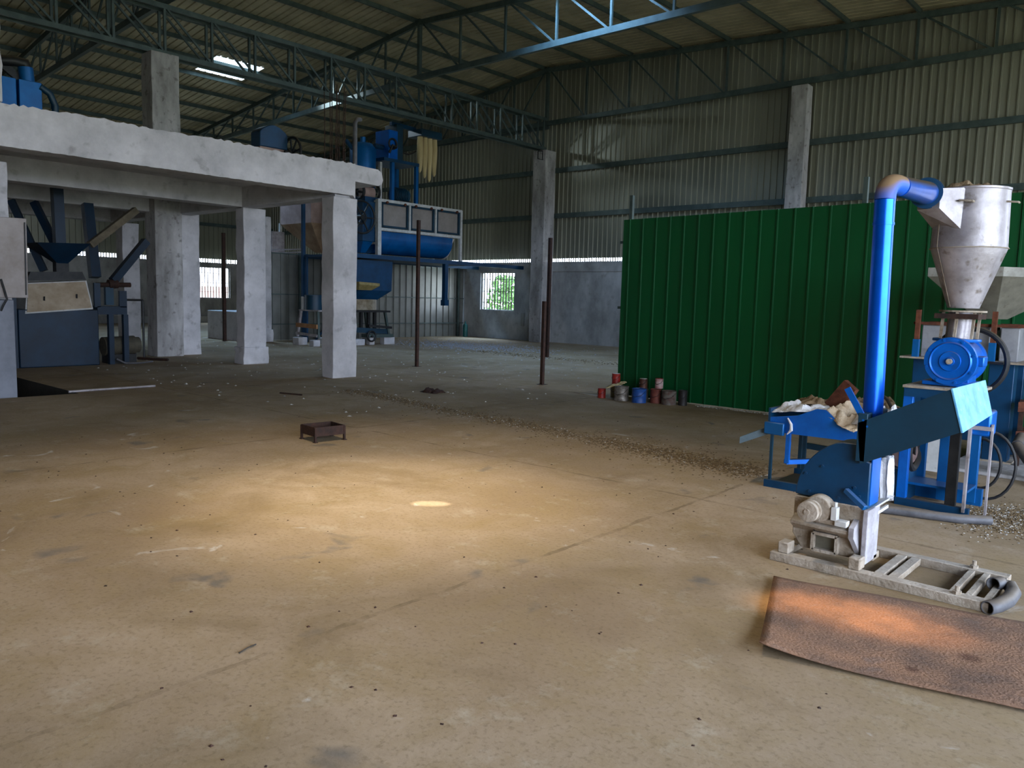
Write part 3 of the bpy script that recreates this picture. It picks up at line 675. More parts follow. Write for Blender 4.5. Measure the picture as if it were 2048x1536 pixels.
# white pleated filter sack hanging between the mill and the flap
m = MB(); pa, pb, pc_, pd_ = AY(1749, 925, 5.16), AY(1783, 908, 5.16), AY(1779, 1000, 5.16), AY(1752, 1004, 5.16)
vs = []; nn = 30
for i in range(nn+1):
    u = i/nn; dy = 0.010*math.sin(u*26)+0.004*math.sin(u*61)
    for k in range(6):
        v = k/5; p = pa.lerp(pb, u).lerp(pd_.lerp(pc_, u), v); vs.append((p.x+random.uniform(-.001, .001), p.y+dy+0.02*math.sin(v*2), p.z))
m.add(vs, [(i*6+k, (i+1)*6+k, (i+1)*6+k+1, i*6+k+1) for i in range(nn) for k in range(5)], True)
o = single('filter_sack', m, SACK, 'white pleated sack hanging behind the mill housing, under the feed chute', 'sack', tuple(pd_)); md = o.modifiers.new('s', 'SOLIDIFY'); md.thickness = 0.03; md.offset = -1
# riser pipe
YP = 4.98
pb0, pc0, pt0 = AY(1745, 850, YP), AY(1767, 448, YP), AY(1770, 400, YP)
t = thing('riser_pipe', 'tall bright blue pipe rising from the mill and bending over to the cyclone', 'pipe', tuple(pb0))
pb0.z = 0.76
m = MB(); m.cyl(pb0, pc0, 0.057, n=32); obj('lower_pipe', m, BLUEP, t)
m = MB(); m.cyl(pc0-Vector((0, 0, .008)), pc0+Vector((0, 0, .008)), 0.061, n=32); m.cyl(pc0, pt0, 0.058, n=32); obj('coupling', m, BLUEP, t)
e1 = pt0; e2 = AY(1800, 372, 5.15); inl = Vector((-1.755, 6.80, 2.50))
pts = []
for i in range(11):
    u = i/10; c = AY(1772, 358, YP)
    pts.append(e1*(1-u)**2 + c*2*u*(1-u) + e2*u*u)
m = MB(); m.tube(pts, 0.059, 28); obj('elbow', m, ELB, t, label='dust browned elbow')
m = MB(); m.cyl(e2, inl, 0.059, 0.088, n=32); obj('cross_pipe', m, BLUEM and mat('dusty_top_blue_pipe', (0, 92, 200), (4, 106, 220), 0.3, 0.6, scale=4, dust=0.95, dustc=(120, 104, 80), dlo=0.2), t)
d = (inl-e2).normalized()
m = MB(); m.cyl(inl-d*0.12, inl-d*0.105, 0.115, n=32); m.cyl(inl-d*0.02, inl, 0.118, n=32); m.cyl(inl-d*0.1, inl-d*0.02, 0.105, n=32); obj('flange', m, BLUED, t)

# ================================================================== CYCLONE on its stand
CX, CY = -1.515, 7.15
t = thing('cyclone', 'dull silver cyclone hopper with a cone bottom at the end of the blue pipe', 'cyclone', (CX, CY, 1.59))
m = MB(); m.lathe((CX, CY, 0), [(0.0, 2.545), (0.262, 2.545), (0.268, 2.55), (0.268, 2.535), (0.262, 2.53), (0.274, 2.09)], 16, smooth=True); obj('barrel', m, GALV, t)
m = MB(); m.lathe((CX, CY, 0), [(0.277, 2.10), (0.275, 2.085), (0.115, 1.62)], 12, smooth=False); obj('cone', m, GALV, t)
m = MB(); m.ring((CX, CY, 2.09), 0.277, 0.004, 36, 'Z', 5); obj('weld_seam', m, DUSTM, t)
m = MB(); m.tube([(CX-0.17, CY-0.215, 2.5), (CX-0.175, CY-0.219, 2.1), (CX-0.075, CY-0.092, 1.63)], 0.004, 5); obj('weld_seam', m, DUSTM, t)
m = MB(); a = [(-1.83, 6.83, 2.38), (-1.66, 6.78, 2.38), (-1.66, 6.78, 2.53), (-1.83, 6.83, 2.53)]; b_ = [(-1.74, 7.15, 2.20), (-1.50, 6.90, 2.20), (-1.50, 6.90, 2.54), (-1.74, 7.15, 2.54)]
m.loft(a, b_); obj('inlet_duct', m, GALV, t)
for (x, y) in ((-1.50, 6.87), (-1.24, 7.1)):
    m = MB(); m.tube([(x-0.04, y+0.01, 2.44), (x-0.04, y-0.03, 2.44), (x+0.05, y-0.03, 2.43), (x+0.05, y+0.02, 2.43)], 0.008, 6); obj('lifting_lug', m, DUSTM, t)
m = MB(); m.lathe((CX, CY, 1.588), [(0, 0), (0.17, 0), (0.17, 0.014), (0, 0.014)], 24); obj('outlet_flange', m, DUSTM, t)
def crumple(c, sx, sy, h, n=22, seed=0, rot=0.0, tilt=(0, 0), edge=0.25):
    rnd = random.Random(seed); ph = [rnd.uniform(0, 6.28) for _ in range(8)]
    m = MB(); vs = []
    for j in range(n+1):
        for i in range(n+1):
            u, v = i/n-.5, j/n-.5
            rr = 1+edge*math.sin(5*math.atan2(v, u+1e-6)+ph[0])*0.4+rnd.uniform(-.04, .04)
            z = h*(0.5+0.25*math.sin(9*u+4*v+ph[1])+0.2*math.sin(-7*u+11*v+ph[2])+0.14*math.sin(23*u+9*v+ph[3])+0.12*math.sin(17*v-19*u+ph[4])+rnd.uniform(-.10, .10))
            z *= max(0.0, 1-(2*max(abs(u), abs(v)))**3*0.9); z += u*tilt[0]+v*tilt[1]
            x, y = u*sx*rr, v*sy*rr
            vs.append((c[0]+x*math.cos(rot)-y*math.sin(rot), c[1]+x*math.sin(rot)+y*math.cos(rot), c[2]+z))
    m.add(vs, [(j*(n+1)+i, j*(n+1)+i+1, (j+1)*(n+1)+i+1, (j+1)*(n+1)+i) for j in range(n) for i in range(n)], False)
    return m
def cloth(name, mb, mt, label, cat, c, th=0.004, group=None):
    o = single(name, mb, mt, label, cat, c, group); md = o.modifiers.new('s', 'SOLIDIFY'); md.thickness = th; return o
cloth('sack', crumple((CX-0.03, CY, 2.552), 0.36, 0.28, 0.075, 18, 3), SACKB, 'dirty crumpled sack lying on top of the silver cyclone', 'sack', (CX, CY, 2.55))

t = thing('rotary_valve', 'bright blue round rotary valve with rods up to the cyclone', 'valve', (-1.53, 7.1, 1.0))
m = MB(); m.lathe((-1.53, 6.93, 1.20), [(0, -0.005), (0.03, -0.01), (0.035, 0.0), (0.075, -0.006), (0.08, 0.006), (0.135, 0.004), (0.145, -0.006), (0.155, 0.004), (0.188, 0.006), (0.192, 0.02), (0.192, 0.05), (0.175, 0.055), (0.175, 0.33), (0.192, 0.335), (0.192, 0.37), (0, 0.375)], 40, 'Y'); obj('drum', m, BLUE, t)
m = MB(); bolts(m, [(-1.53+0.172*math.cos(k*math.pi/4+.3), 6.935, 1.20+0.172*math.sin(k*math.pi/4+.3)) for k in range(8)], 0.011); obj('drum_bolt', m, BLUE, t)
m = MB(); m.cyl((-1.53, 6.90, 1.20), (-1.53, 6.93, 1.20), 0.022, n=14); obj('shaft_end', m, DUSTM, t)
m = MB(); m.lathe((-1.53, 7.1, 1.355), [(0, 0), (0.17, 0), (0.175, 0.01), (0.17, 0.022), (0, 0.022)], 28); obj('top_flange', m, BLUE, t)
m = MB(); m.box(-1.73, -1.33, 6.97, 7.28, 1.0, 1.035); m.box(-1.66, -1.40, 6.99, 7.26, 1.03, 1.12); obj('foot', m, BLUE, t, bevel=0.006)
m = MB(); m.box(-1.36, -1.30, 6.97, 7.1, 1.17, 1.25); obj('bearing_lug', m, BLUE, t, bevel=0.01)
m = MB(); m.cyl((-1.525, 7.12, 1.375), (-1.52, 7.14, 1.585), 0.085, n=16); obj('drop_tube', m, GALV, t)
for dx, dy in ((-0.11, -0.09), (0.11, -0.09), (-0.11, 0.11), (0.11, 0.11), (0.0, -0.14)):
    m = MB(); m.beam((-1.525+dx, 7.12+dy, 1.375), (-1.52+dx, 7.14+dy, 1.586), 0.02, 0.02); obj('tie_rod', m, DUSTM, t)
m = MB(); m.box(-1.68, -1.37, 6.98, 7.27, 1.535, 1.575); obj('clamp_plate', m, RUSTD, t)
m = MB(); m.ring((-1.485, 7.38, 1.185), 0.27, 0.022, 40, 'Y'); m.cyl((-1.53, 7.3, 1.2), (-1.49, 7.42, 1.19), 0.03, n=12)
m.beam((-1.73, 7.38, 1.185), (-1.24, 7.38, 1.185), 0.02); m.beam((-1.485, 7.38, 0.93), (-1.485, 7.38, 1.44), 0.02); obj('drive_wheel', m, DARK, t)

t = thing('valve_stand', 'blue angle iron stand carrying the rotary valve, dusty on top', 'stand', (-1.6, 7.1, 0))
m = MB(); m.box(-1.84, -1.30, 6.86, 7.42, 0.972, 0.992); obj('top_plate', m, DUSTM, t)
m = MB(); m.box(-1.83, -1.30, 6.88, 6.90, 0.90, 0.972); m.box(-1.83, -1.81, 6.9, 7.4, 0.90, 0.972); obj('apron', m, BLUED, t)
for x, y, mm_ in ((-1.80, 6.92, BLUE), (-1.44, 6.93, DARK), (-1.38, 7.34, BLUEM), (-1.78, 7.36, BLUEM), (-1.58, 7.25, BLUEM)):
    m = MB(); m.beam((x, y, 0.02), (x, y, 0.972), 0.075, 0.055); obj('leg', m, mm_, t, bevel=0.004)
m = MB(); m.box(-1.84, -1.30, 6.88, 6.93, 0.0, 0.06); obj('base_rail', m, BLUED, t)
m = MB(); m.box(-1.84, -1.30, 7.33, 7.39, 0.0, 0.14); obj('base_rail', m, BLUEM, t)
m = MB(); m.box(-1.345, -1.325, 6.86, 6.90, 0.03, 0.70); m.box(-1.20, -1.185, 6.9, 6.93, 0.03, 0.74); m.box(-1.35, -1.19, 6.88, 6.92, 0.69, 0.72); obj('belt_guard_frame', m, GALV, t)
m = MB(); m.box(-1.36, -1.2, 6.90, 7.1, 0.64, 0.84); obj('gearbox', m, BLUE, t, bevel=0.02)
m = MB(); m.box(-1.82, -1.34, 7.0, 7.3, 0.16, 0.18); obj('shelf', m, BLUEM, t)
t = thing('electric_motor', 'dusty motor with a dark rubber pulley standing inside the valve stand', 'motor', (-1.95, 7.2, 0.2))
m = MB(); m.cyl((-2.06, 7.3, 0.40), (-1.86, 7.1, 0.40), 0.13, n=20); obj('body', m, mat('dusty_pink_motor', (90, 70, 66), (120, 96, 90), 0.8, scale=9), t)
m = MB(); m.ring((-1.80, 7.2, 0.42), 0.16, 0.03, 28, 'X'); m.cyl((-1.83, 7.2, 0.42), (-1.78, 7.2, 0.42), 0.05, n=14); obj('pulley', m, RUBBER, t)
m = MB(); m.box(-2.1, -1.8, 7.0, 7.35, 0.0, 0.27); obj('mount', m, BLUED, t)
for k, (r_, dx) in enumerate(((0.27, 0.0), (0.2, -0.06))):
    m = MB(); pts = []
    for i in range(15):
        a_ = math.radians(-95+190*i/14); pts.append((-1.30+dx+r_*0.75*math.cos(a_), 7.45+0.04*k, 0.33+r_*1.05*math.sin(a_)))
    m.tube([(-1.42, 7.4, pts[0][2]+.02)]+pts+[(-1.42, 7.4, pts[-1][2]-.02)], 0.012, 8)
    single('power_cable', m, RUBBER, ['wide black cable loop hanging at the right of the valve stand', 'smaller black cable loop inside the wide one'][k], 'cable', (-1.3, 7.45, 0.1))
m = MB(); m.tube([(-1.93, 6.45, 0.035), (-1.75, 6.50, 0.035), (-1.5, 6.56, 0.035), (-1.3, 6.62, 0.035), (-1.12, 6.75, 0.035)], 0.035, 14)
single('floor_hose', m, HOSE, 'grey hose lying on the floor along the foot of the valve stand', 'hose', (-1.5, 6.5, 0))
m = MB(); m.tube([tuple(FL(*q)) for q in ((1974, 1216, .035), (1996, 1211, .036), (2016, 1201, .038), (2027, 1186, .042), (2020, 1172, .05), (2002, 1166, .06), (1986, 1168, .07))], 0.032, 16, caps=False)
o = single('bent_hose', m, HOSE, 'short curved grey hose end lying at the right end of the base frame', 'hose', (-0.7, 5.0, 0)); md = o.modifiers.new('s', 'SOLIDIFY'); md.thickness = 0.006; md.offset = 1
m = MB(); m.box(-1.9, 0.6, 8.75, 11.1, 0.0, 0.04)
single('concrete_plinth', m, CONCD, 'low concrete plinth under the large hopper machine', 'plinth', (-1, 9.4, 0), bevel=0.01)

# ================================================================== LARGE HOPPER MACHINE behind the cyclone
t = thing('hopper_machine', 'large blue legged machine with a grey funnel hopper beside the green screen', 'machine', (-2.0, 9.6, 0.0))
m = MB(); m.box(-2.55, -1.35, 9.3, 10.2, 1.07, 1.09); obj('deck_plate', m, DUSTM, t)
for x0, x1, ya, yb, z0_ in ((-2.44, -2.24, 9.42, 9.55, 0.0), (-1.71, -1.48, 9.42, 9.62, 0.05), (-2.44, -2.24, 9.98, 10.12, 0.0), (-1.71, -1.48, 9.98, 10.12, 0.05)):
    m = MB(); m.box(x0, x1, ya, yb, z0_, 1.07); obj('leg', m, BLUED, t, bevel=0.006)
m = MB(); m.box(-1.76, -1.43, 9.37, 9.67, 0.041, 0.055); obj('foot_plate', m, DUSTM, t)
for x0, x1 in ((-2.37, -2.0), (-1.97, -1.72), (-1.63, -1.46)):
    m = MB(); m.box(x0, x1, 9.4, 10.05, 1.09, 1.44); obj('side_casing', m, mat('grey_casing', (120, 120, 124), (150, 150, 152), 0.6, scale=3, spots=0.3), t, bevel=0.01)
for ya in (9.36, 10.0):
    m = MB(); m.box(-2.45, -1.40, ya, ya+.06, 1.44, 1.47); obj('top_angle', m, RUST, t)
for x in (-2.40, -1.68):
    m = MB(); m.beam((x, 9.34, 1.09), (x, 9.34, 1.60), 0.045); obj('tie_bolt', m, RUST, t)
    m = MB(); m.beam((x, 9.33, 1.09), (x, 9.33, 1.28), 0.06); obj('tie_sleeve', m, BLUEM, t)
HG = mat('dusty_grey_hopper', (96, 92, 80), (124, 120, 106), 0.8, scale=4, spots=0.5, spotc=(80, 66, 46))
hq = [(-2.37, 9.45), (-1.65, 9.36), (-0.98, 10.25), (-1.75, 10.5)]
m = MB()
for k in range(4): m.beam((*hq[k], 2.008), (*hq[(k+1) % 4], 2.008), 0.008, 0.095)
obj('hopper_rim', m, mat('hopper_rim', (130, 128, 120), (160, 158, 150), 0.7, scale=7, spots=0.5, spotc=(110, 80, 60)), t)
m = MB(); m.loft([(x, y, 1.96) for x, y in hq], [(-1.92, 9.70, 1.52), (-1.74, 9.68, 1.52), (-1.66, 9.86, 1.52), (-1.86, 9.90, 1.52)], cap=False); obj('hopper_funnel', m, HG, t)
m = MB(); m.box(-1.90, -1.72, 9.71, 9.88, 1.4, 1.53); obj('hopper_spout', m, GREEN, t)
m = MB(); m.box(-2.24, -1.71, 9.5, 9.56, 0.62, 0.78); m.box(-2.24, -1.71, 9.5, 9.56, 0.22, 0.34); obj('cross_beam', m, BLUED, t)
t = thing('rusty_rack', 'rusty brown angle rack beside the big blue leg at the right edge', 'rack', (-1.15, 9.6, 0.04))
for z in (0.40, 0.70):
    m = MB(); m.extrude([(-1.40, 9.3, z-0.1), (-1.40, 9.3, z), (-0.95, 9.4, z+0.06), (-0.95, 9.4, z-0.04)], (0, 0.06, 0)); obj('side_plate', m, RUST, t)
    m = MB(); m.box(-1.40, -0.95, 9.4, 9.9, z-0.02, z); obj('shelf', m, RUST, t)
for x in (-1.38, -0.97):
    m = MB(); m.box(x-0.02, x+0.02, 9.84, 9.88, 0.04, 0.9); obj('upright', m, RUSTD, t)
    m = MB(); m.box(x-0.02, x+0.02, 9.36, 9.40, 0.04, 0.72); obj('upright', m, RUSTD, t)
m = MB(); m.cyl((-1.33, 9.0, 0.30), (-1.05, 8.6, 0.07), 0.05, n=14)
m.cyl((-1.33, 9.0, 0.30), (-1.33, 9.2, 0.36), 0.055, n=14); m.cyl((-1.05, 8.6, 0.07), (-1.0, 8.5, 0.05), 0.05, n=12)
single('drain_pipe', m, HOSE, 'grey brown pipe slanting down to the floor in front of the rusty rack', 'pipe', (-1.15, 8.8, 0.04))

# ================================================================== VIBRATING TRAY TABLE
t = thing('sieve_table', 'blue sieve table on thin legs heaped with old sacks, left of the mill', 'table', (-2.5, 6.95, 0))
m = MB(); m.extrude([(-2.86, 6.70, 0.49), (-2.86, 6.70, 0.62), (-2.62, 6.70, 0.66), (-2.46, 6.70, 0.735), (-2.38, 6.70, 0.735), (-2.20, 6.70, 0.59), (-2.02, 6.70, 0.60), (-2.02, 6.70, 0.50)], (0, 0.02, 0)); obj('side_panel', m, BLUE, t)
m = MB(); m.extrude([(-2.86, 7.38, 0.49), (-2.86, 7.38, 0.72), (-2.02, 7.38, 0.72), (-2.02, 7.38, 0.50)], (0, 0.02, 0)); obj('side_panel', m, BLUED, t)
m = MB(); m.box(-2.86, -2.02, 6.71, 7.39, 0.55, 0.57); obj('tray_floor', m, BLUED, t)
m = MB(); m.box(-2.88, -2.86, 6.70, 7.40, 0.58, 0.70); obj('end_lip', m, BLUED, t)
m = MB(); m.box(-2.90, -2.72, 6.66, 6.70, 0.47, 0.58); obj('bearing_plate', m, BLUEM, t, bevel=0.01)
m = MB(); m.extrude([(-2.86, 6.74, 0.54), (-2.86, 6.74, 0.47), (-3.09, 6.60, 0.36), (-3.09, 6.60, 0.42)], (-0.04, 0.30, 0)); obj('outlet_spout', m, mat('grey_blue_chute', (60, 78, 86), (84, 100, 106), 0.5), t)
for x, y, w_ in ((-2.83, 6.69, 0.022), (-2.83, 7.36, 0.03), (-2.05, 6.72, 0.04), (-2.05, 7.36, 0.04), (-2.73, 7.2, 0.028)):
    m = MB(); m.beam((x, y, 0.02 if w_ < 0.035 else 0), (x, y, 0.5), w_); obj('leg', m, NAVY, t)
m = MB(); m.beam((-2.69, 6.71, 0.23), (-2.69, 6.71, 0.5), 0.035); obj('hanger', m, BLUE, t)
m = MB(); m.beam((-2.705, 6.71, 0.24), (-2.50, 7.0, 0.24), 0.05, 0.04); obj('hanger_bar', m, BLUE, t)
m = MB(); m.beam((-2.76, 7.33, 0.30), (-2.02, 7.33, 0.27), 0.05); obj('stretcher', m, NAVY, t)
m = MB(); m.box(-2.87, -2.0, 6.66, 6.70, 0.0, 0.065); obj('base_rail', m, BLUED, t)
m = MB(); m.box(-2.87, -2.0, 7.34, 7.38, 0.0, 0.065); obj('base_rail', m, BLUED, t)
m = MB(); m.box(-2.86, -2.1, 6.70, 7.34, 0.008, 0.016); obj('base_tray', m, DARK, t)
cloth('sack', crumple((-2.66, 6.92, 0.685), 0.46, 0.40, 0.085, 30, 11, 0.15, (0.05, 0)), SACK, 'white crumpled woven sack draped over the left end of the sieve table', 'sack', (-2.66, 6.9, 0.68))
cloth('sack', crumple((-2.55, 7.12, 0.74), 0.40, 0.34, 0.07, 24, 12, 0.4), SACKB, 'brown dirty sack behind the white one on the sieve table', 'sack', (-2.6, 7.1, 0.7))
cloth('sack', crumple((-2.22, 6.86, 0.66), 0.34, 0.40, 0.12, 26, 13, -0.3, (-0.12, 0.05)), mat('cream_torn_sack', (170, 146, 116), (206, 188, 162), 0.95, scale=12, bump=0.5, bscale=70), 'cream torn sack spilling over the right part of the sieve table', 'sack', (-2.2, 6.85, 0.66))
cloth('sack', crumple((-1.98, 6.80, 0.66), 0.34, 0.34, 0.16, 22, 14, 0.8, (0.06, 0)), SACK, 'pale sack heap just right of the tall blue pipe', 'sack', (-1.98, 6.8, 0.66))
cloth('sack', crumple((-2.12, 7.15, 0.74), 0.40, 0.30, 0.14, 22, 15, 0.2), SACKB, 'brown sack heap behind the blue pipe on the sieve table', 'sack', (-2.1, 7.1, 0.74))
m = MB(); m.extrude([(-2.50, 6.98, 0.76), (-2.34, 6.90, 0.70), (-2.24, 6.97, 0.90), (-2.37, 7.06, 0.97)], (0.02, 0.03, 0.0)); single('rusty_plate', m, RUST, 'folded rusty brown plate leaning up out of the sacks', 'plate', (-2.35, 6.98, 0.7))
m = MB(); m.tube([(-2.06, 7.0, 0.90), (-1.98, 6.98, 0.84), (-1.90, 6.92, 0.74), (-1.80, 6.88, 0.70)], 0.014, 8); single('cord', m, RUBBER, 'dark cord running over the sacks behind the chute', 'cord', (-1.95, 6.95, 0.8))
m = MB(); m.tube([(-2.70, 6.69, 0.63), (-2.66, 6.675, 0.58), (-2.655, 6.67, 0.53), (-2.69, 6.67, 0.49)], [0.006, 0.012, 0.014, 0.004], 8); single('rag_strip', m, SACK, 'twisted white rag hanging down the side of the sieve table', 'rag', (-2.68, 6.68, 0.6))
m = MB(); m.extrude([(-2.0, 8.3, 0.05), (-1.75, 8.3, 0.05), (-1.7, 8.32, 0.6), (-1.95, 8.32, 0.62)], (0, 0.03, 0)); single('white_board', m, WHITEF, 'off white board standing behind the legs of the valve stand', 'board', (-1.85, 8.3, 0.04))

# ================================================================== RUST PLATE on the floor
A_, B_ = Vector((-1.80, 4.40, 0)), Vector((-1.43, 3.38, 0)); ex = Vector((0.968, 0.25, 0)).normalized()
m = MB(); NXp, NYp = 60, 24; vs = []
for j in range(NYp+1):
    for i in range(NXp+1):
        u, v = i/NXp, j/NYp; p = A_.lerp(B_, v) + ex*(2.5*u)
        p.z = 0.010 + 0.018*max(0, v-0.55)**2*math.exp(-u*9)*9 + 0.012*math.exp(-u*14) + 0.008*math.sin(u*7+v*2)**2
        vs.append(p)
m.add(vs, [(j*(NXp+1)+i, j*(NXp+1)+i+1, (j+1)*(NXp+1)+i+1, (j+1)*(NXp+1)+i) for j in range(NYp) for i in range(NXp)], True)
o = single('rusty_sheet', m, PLATE, 'large orange rusty steel sheet lying on the floor in the right foreground', 'sheet', (-1.0, 4.0, 0)); md = o.modifiers.new('s', 'SOLIDIFY'); md.thickness = 0.005; md.offset = -1

# ================================================================== CRATE / burner frame on the floor
t = thing('square_burner_frame', 'small dark square open metal frame on short legs alone on the open floor', 'frame', (-7.2, 5.05, 0))
c = [Vector((-7.42, 4.90, 0)), Vector((-7.12, 4.87, 0)), Vector((-7.08, 5.22, 0)), Vector((-7.38, 5.26, 0))]
for i in range(4):
    p, q = c[i], c[(i+1) % 4]; m = MB(); m.beam(p+Vector((0, 0, .115)), q+Vector((0, 0, .115)), 0.012, 0.10); obj('side_plate', m, RUSTD, t)
    m = MB(); m.beam(p, p+Vector((0, 0, .16)), 0.022); m.box(p.x-.025, p.x+.025, p.y-.02, p.y+.02, 0, 0.006); obj('leg', m, RUSTD, t)
m = MB(); m.add([tuple(p+Vector((0, 0, .07))) for p in c], [(0, 1, 2, 3)]); m.beam(c[0]+Vector((0, 0, .13)), c[2]+Vector((0, 0, .13)), 0.02, 0.006); obj('grate', m, RUSTD, t)

# ================================================================== PAINT CANS by the green screen
def can(x, y, z, r, h, body, lid, label, tilt=0.0):
    t = thing('paint_can', label, 'can', (x, y, z), 'old paint cans by the green screen')
    m = MB(); m.lathe((x, y, z), [(0, 0), (r, 0), (r*1.02, h*0.02), (r, h*0.04), (r, h*0.48), (r*1.015, h*0.5), (r, h*0.52), (r, h*0.96), (r*1.03, h*0.98), (r*1.02, h), (r*0.93, h), (r*0.92, h*0.96), (0, h*0.96)], 24); obj('tin', m, body, t)
    m = MB(); pts = [(x-r*1.02, y, z+h*0.85), (x-r*0.8, y-r*0.75, z+h*0.55), (x, y-r*1.06, z+h*0.42), (x+r*0.8, y-r*0.75, z+h*0.55), (x+r*1.02, y, z+h*0.85)]; m.tube(pts, 0.004, 6); obj('wire_handle', m, DARK, t)
    if lid:
        m = MB(); m.lathe((x, y, z+h*0.96), [(r*0.9, 0.002), (r*0.9, 0.012), (0, 0.012)], 24); obj('lid', m, lid, t)
    return t
WL = mat('white_lid', (180, 180, 176), (210, 210, 206), 0.5, scale=20)
can(-7.52, 10.76, 0, 0.066, 0.155, REDC, None, 'small red can standing alone left of the other cans')
can(-7.42, 11.02, 0, 0.085, 0.22, OLIVEC, None, 'olive can at the corner of the green screen with a red can on top')
can(-7.42, 11.02, 0.222, 0.07, 0.175, REDC, WL, 'red can with a white lid stacked highest at the corner of the green screen')
can(-7.10, 10.72, 0, 0.115, 0.235, GREYC, None, 'large grimy tin with stained paint runs, left of the blue tin')
can(-6.78, 10.74, 0, 0.115, 0.225, BLUEC, None, 'blue paint tin in the front of the can group')
can(-6.86, 10.98, 0.0, 0.09, 0.2, GREYC, None, 'grimy tin hidden behind the blue tin')
can(-6.86, 10.98, 0.202, 0.066, 0.16, mat('brown_can', (60, 34, 22), (84, 48, 32), 0.6, scale=12), WL, 'dark brown can with pale lid stacked behind the blue tin')
can(-6.58, 10.92, 0, 0.09, 0.225, mat('rusted_can', (84, 32, 22), (120, 60, 44), 0.7, scale=12), None, 'rust red tin standing right of the blue tin')
can(-6.60, 11.04, 0.227, 0.066, 0.155, mat('red_white_can', (150, 40, 40), (200, 190, 184), 0.5, scale=9, stretch=(.1, .1, 1)), REDC, 'red and white can stacked on the rust red tin')
can(-6.34, 10.92, 0, 0.115, 0.22, mat('brown_grey_can', (84, 50, 40), (110, 108, 98), 0.7, scale=10), None, 'broad brown and grey tin at the right of the can group')
can(-6.15, 11.02, 0, 0.07, 0.24, mat('black_can', (24, 22, 22), (40, 34, 32), 0.6), None, 'dark can in the shade at the right end of the group')
cloth('rag', crumple((-7.27, 10.82, 0.225), 0.30, 0.24, 0.05, 16, 21, 0.5, (0.10, 0)), CLOTH, 'beige rag draped over the grimy tin and the olive can', 'rag', (-7.27, 10.8, 0.23))
m = MB(); m.extrude([(-8.25, 10.95, 0.0), (-7.62, 10.75, 0.0), (-7.60, 10.85, 0.0), (-7.62, 10.92, 0.0)], (0, 0, 0.012)); single('wood_offcut', m, WOODP, 'flat wedge of brown board on the floor left of the cans', 'board', (-7.9, 10.85, 0))
# dirt strip and white crumbs at the foot of the green screen
def scatter(name, pts, mt, label, cat, size=(0.006, 0.016), kind='stuff', flat=0.5, seed=1):
    rnd = random.Random(seed); m = MB()
    for x, y in pts:
        s = rnd.uniform(*size); a = rnd.uniform(0, 3.1); ca, sa = math.cos(a)*s, math.sin(a)*s; h = s*flat*rnd.uniform(0.6, 1.4); k = rnd.uniform(0.5, 1.0)
        m.add([(x+ca, y+sa, 0.0), (x-sa*k, y+ca*k, 0.0), (x-ca, y-sa, 0.0), (x+sa*k, y-ca*k, 0.0), (x+rnd.uniform(-.3, .3)*s, y+rnd.uniform(-.3, .3)*s, h)], [(0, 1, 4), (1, 2, 4), (2, 3, 4), (3, 0, 4)])
    c = pts[0]; return single(name, m, mt, label, cat, (c[0], c[1], 0), kind=kind)
rnd = random.Random(9)
def trail(path, width, n):
    out = []
    seg = list(zip(path, path[1:]))
    for _ in range(n):
        (x0, y0, w0), (x1, y1, w1) = rnd.choice(seg); u = rnd.random(); w_ = (w0+(w1-w0)*u)*width; out.append((x0+(x1-x0)*u+rnd.gauss(0, w_*0.4), y0+(y1-y0)*u+rnd.gauss(0, w_)))
    return out
PATH = [(-10.8, 8.0, .8), (-9.4, 7.9, .9), (-8.0, 7.7, 1.0), (-6.6, 7.6, 1.2), (-5.2, 7.4, 1.4), (-4.4, 7.32, 1.5), (-3.7, 7.22, 1.5), (-3.1, 7.12, 1.5)]
scatter('husk_trail', trail(PATH, 0.11, 4200) + trail(PATH, 0.25, 900), HUSK, 'long trail of brown husks across the floor leading to the sieve table', 'husks', (0.008, 0.02), seed=2)
scatter('husk_trail', trail(PATH, 0.12, 700), HUSKW, 'pale flecks mixed into the long husk trail', 'husks', (0.006, 0.014), seed=3)
PILE = [(-1.25, 6.95, 1.6), (-1.05, 7.05, 2.0), (-0.8, 7.1, 2.0), (-0.6, 7.3, 2.0)]
scatter('husk_heap', trail(PILE, 0.14, 2600), HUSK, 'spread of brown husks on the floor right of the valve stand', 'husks', (0.006, 0.016), seed=4)
scatter('husk_heap', trail(PILE, 0.16, 800), HUSKW, 'pale flecks in the husk spread right of the valve stand', 'husks', (0.006, 0.014), seed=5)
scatter('floor_grit', [(rnd.uniform(-9, 0.2), rnd.uniform(1.2, 9.5)) for _ in range(330)], RUSTD, 'small dark bits of grit strewn over the near floor', 'grit', (0.006, 0.013), seed=6)
scatter('floor_grit', [(rnd.uniform(-26, -8), rnd.uniform(6, 22)) for _ in range(900)], HUSKW, 'pale crumbs strewn over the far floor', 'grit', (0.012, 0.035), seed=7)
scatter('gravel_spread', [(rnd.gauss(-18.5, 1.6), rnd.gauss(18.6, 0.9)) for _ in range(1800)], mat('grey_gravel', (120, 120, 122), (176, 176, 180), 0.9, scale=40), 'spread of grey gravel on the floor in front of the gable window', 'gravel', (0.015, 0.045), seed=8)
scatter('gravel_spread', [(rnd.uniform(-16.5, -9.6), 17.0+rnd.gauss(0, 0.25)) for _ in range(500)], HUSK, 'brown husks scattered in a thin band behind the free standing posts', 'gravel', (0.015, 0.035), seed=8)
scatter('plaster_crumbs', [(rnd.uniform(-6.0, -4.0), rnd.gauss(11.18, 0.05)) for _ in range(300)] + [(rnd.uniform(-5.95, -5.7), rnd.gauss(11.18, 0.03)) for _ in range(60)], HUSKW, 'white plaster crumbs along the foot of the green screen', 'crumbs', (0.006, 0.02), seed=9)
m = MB()
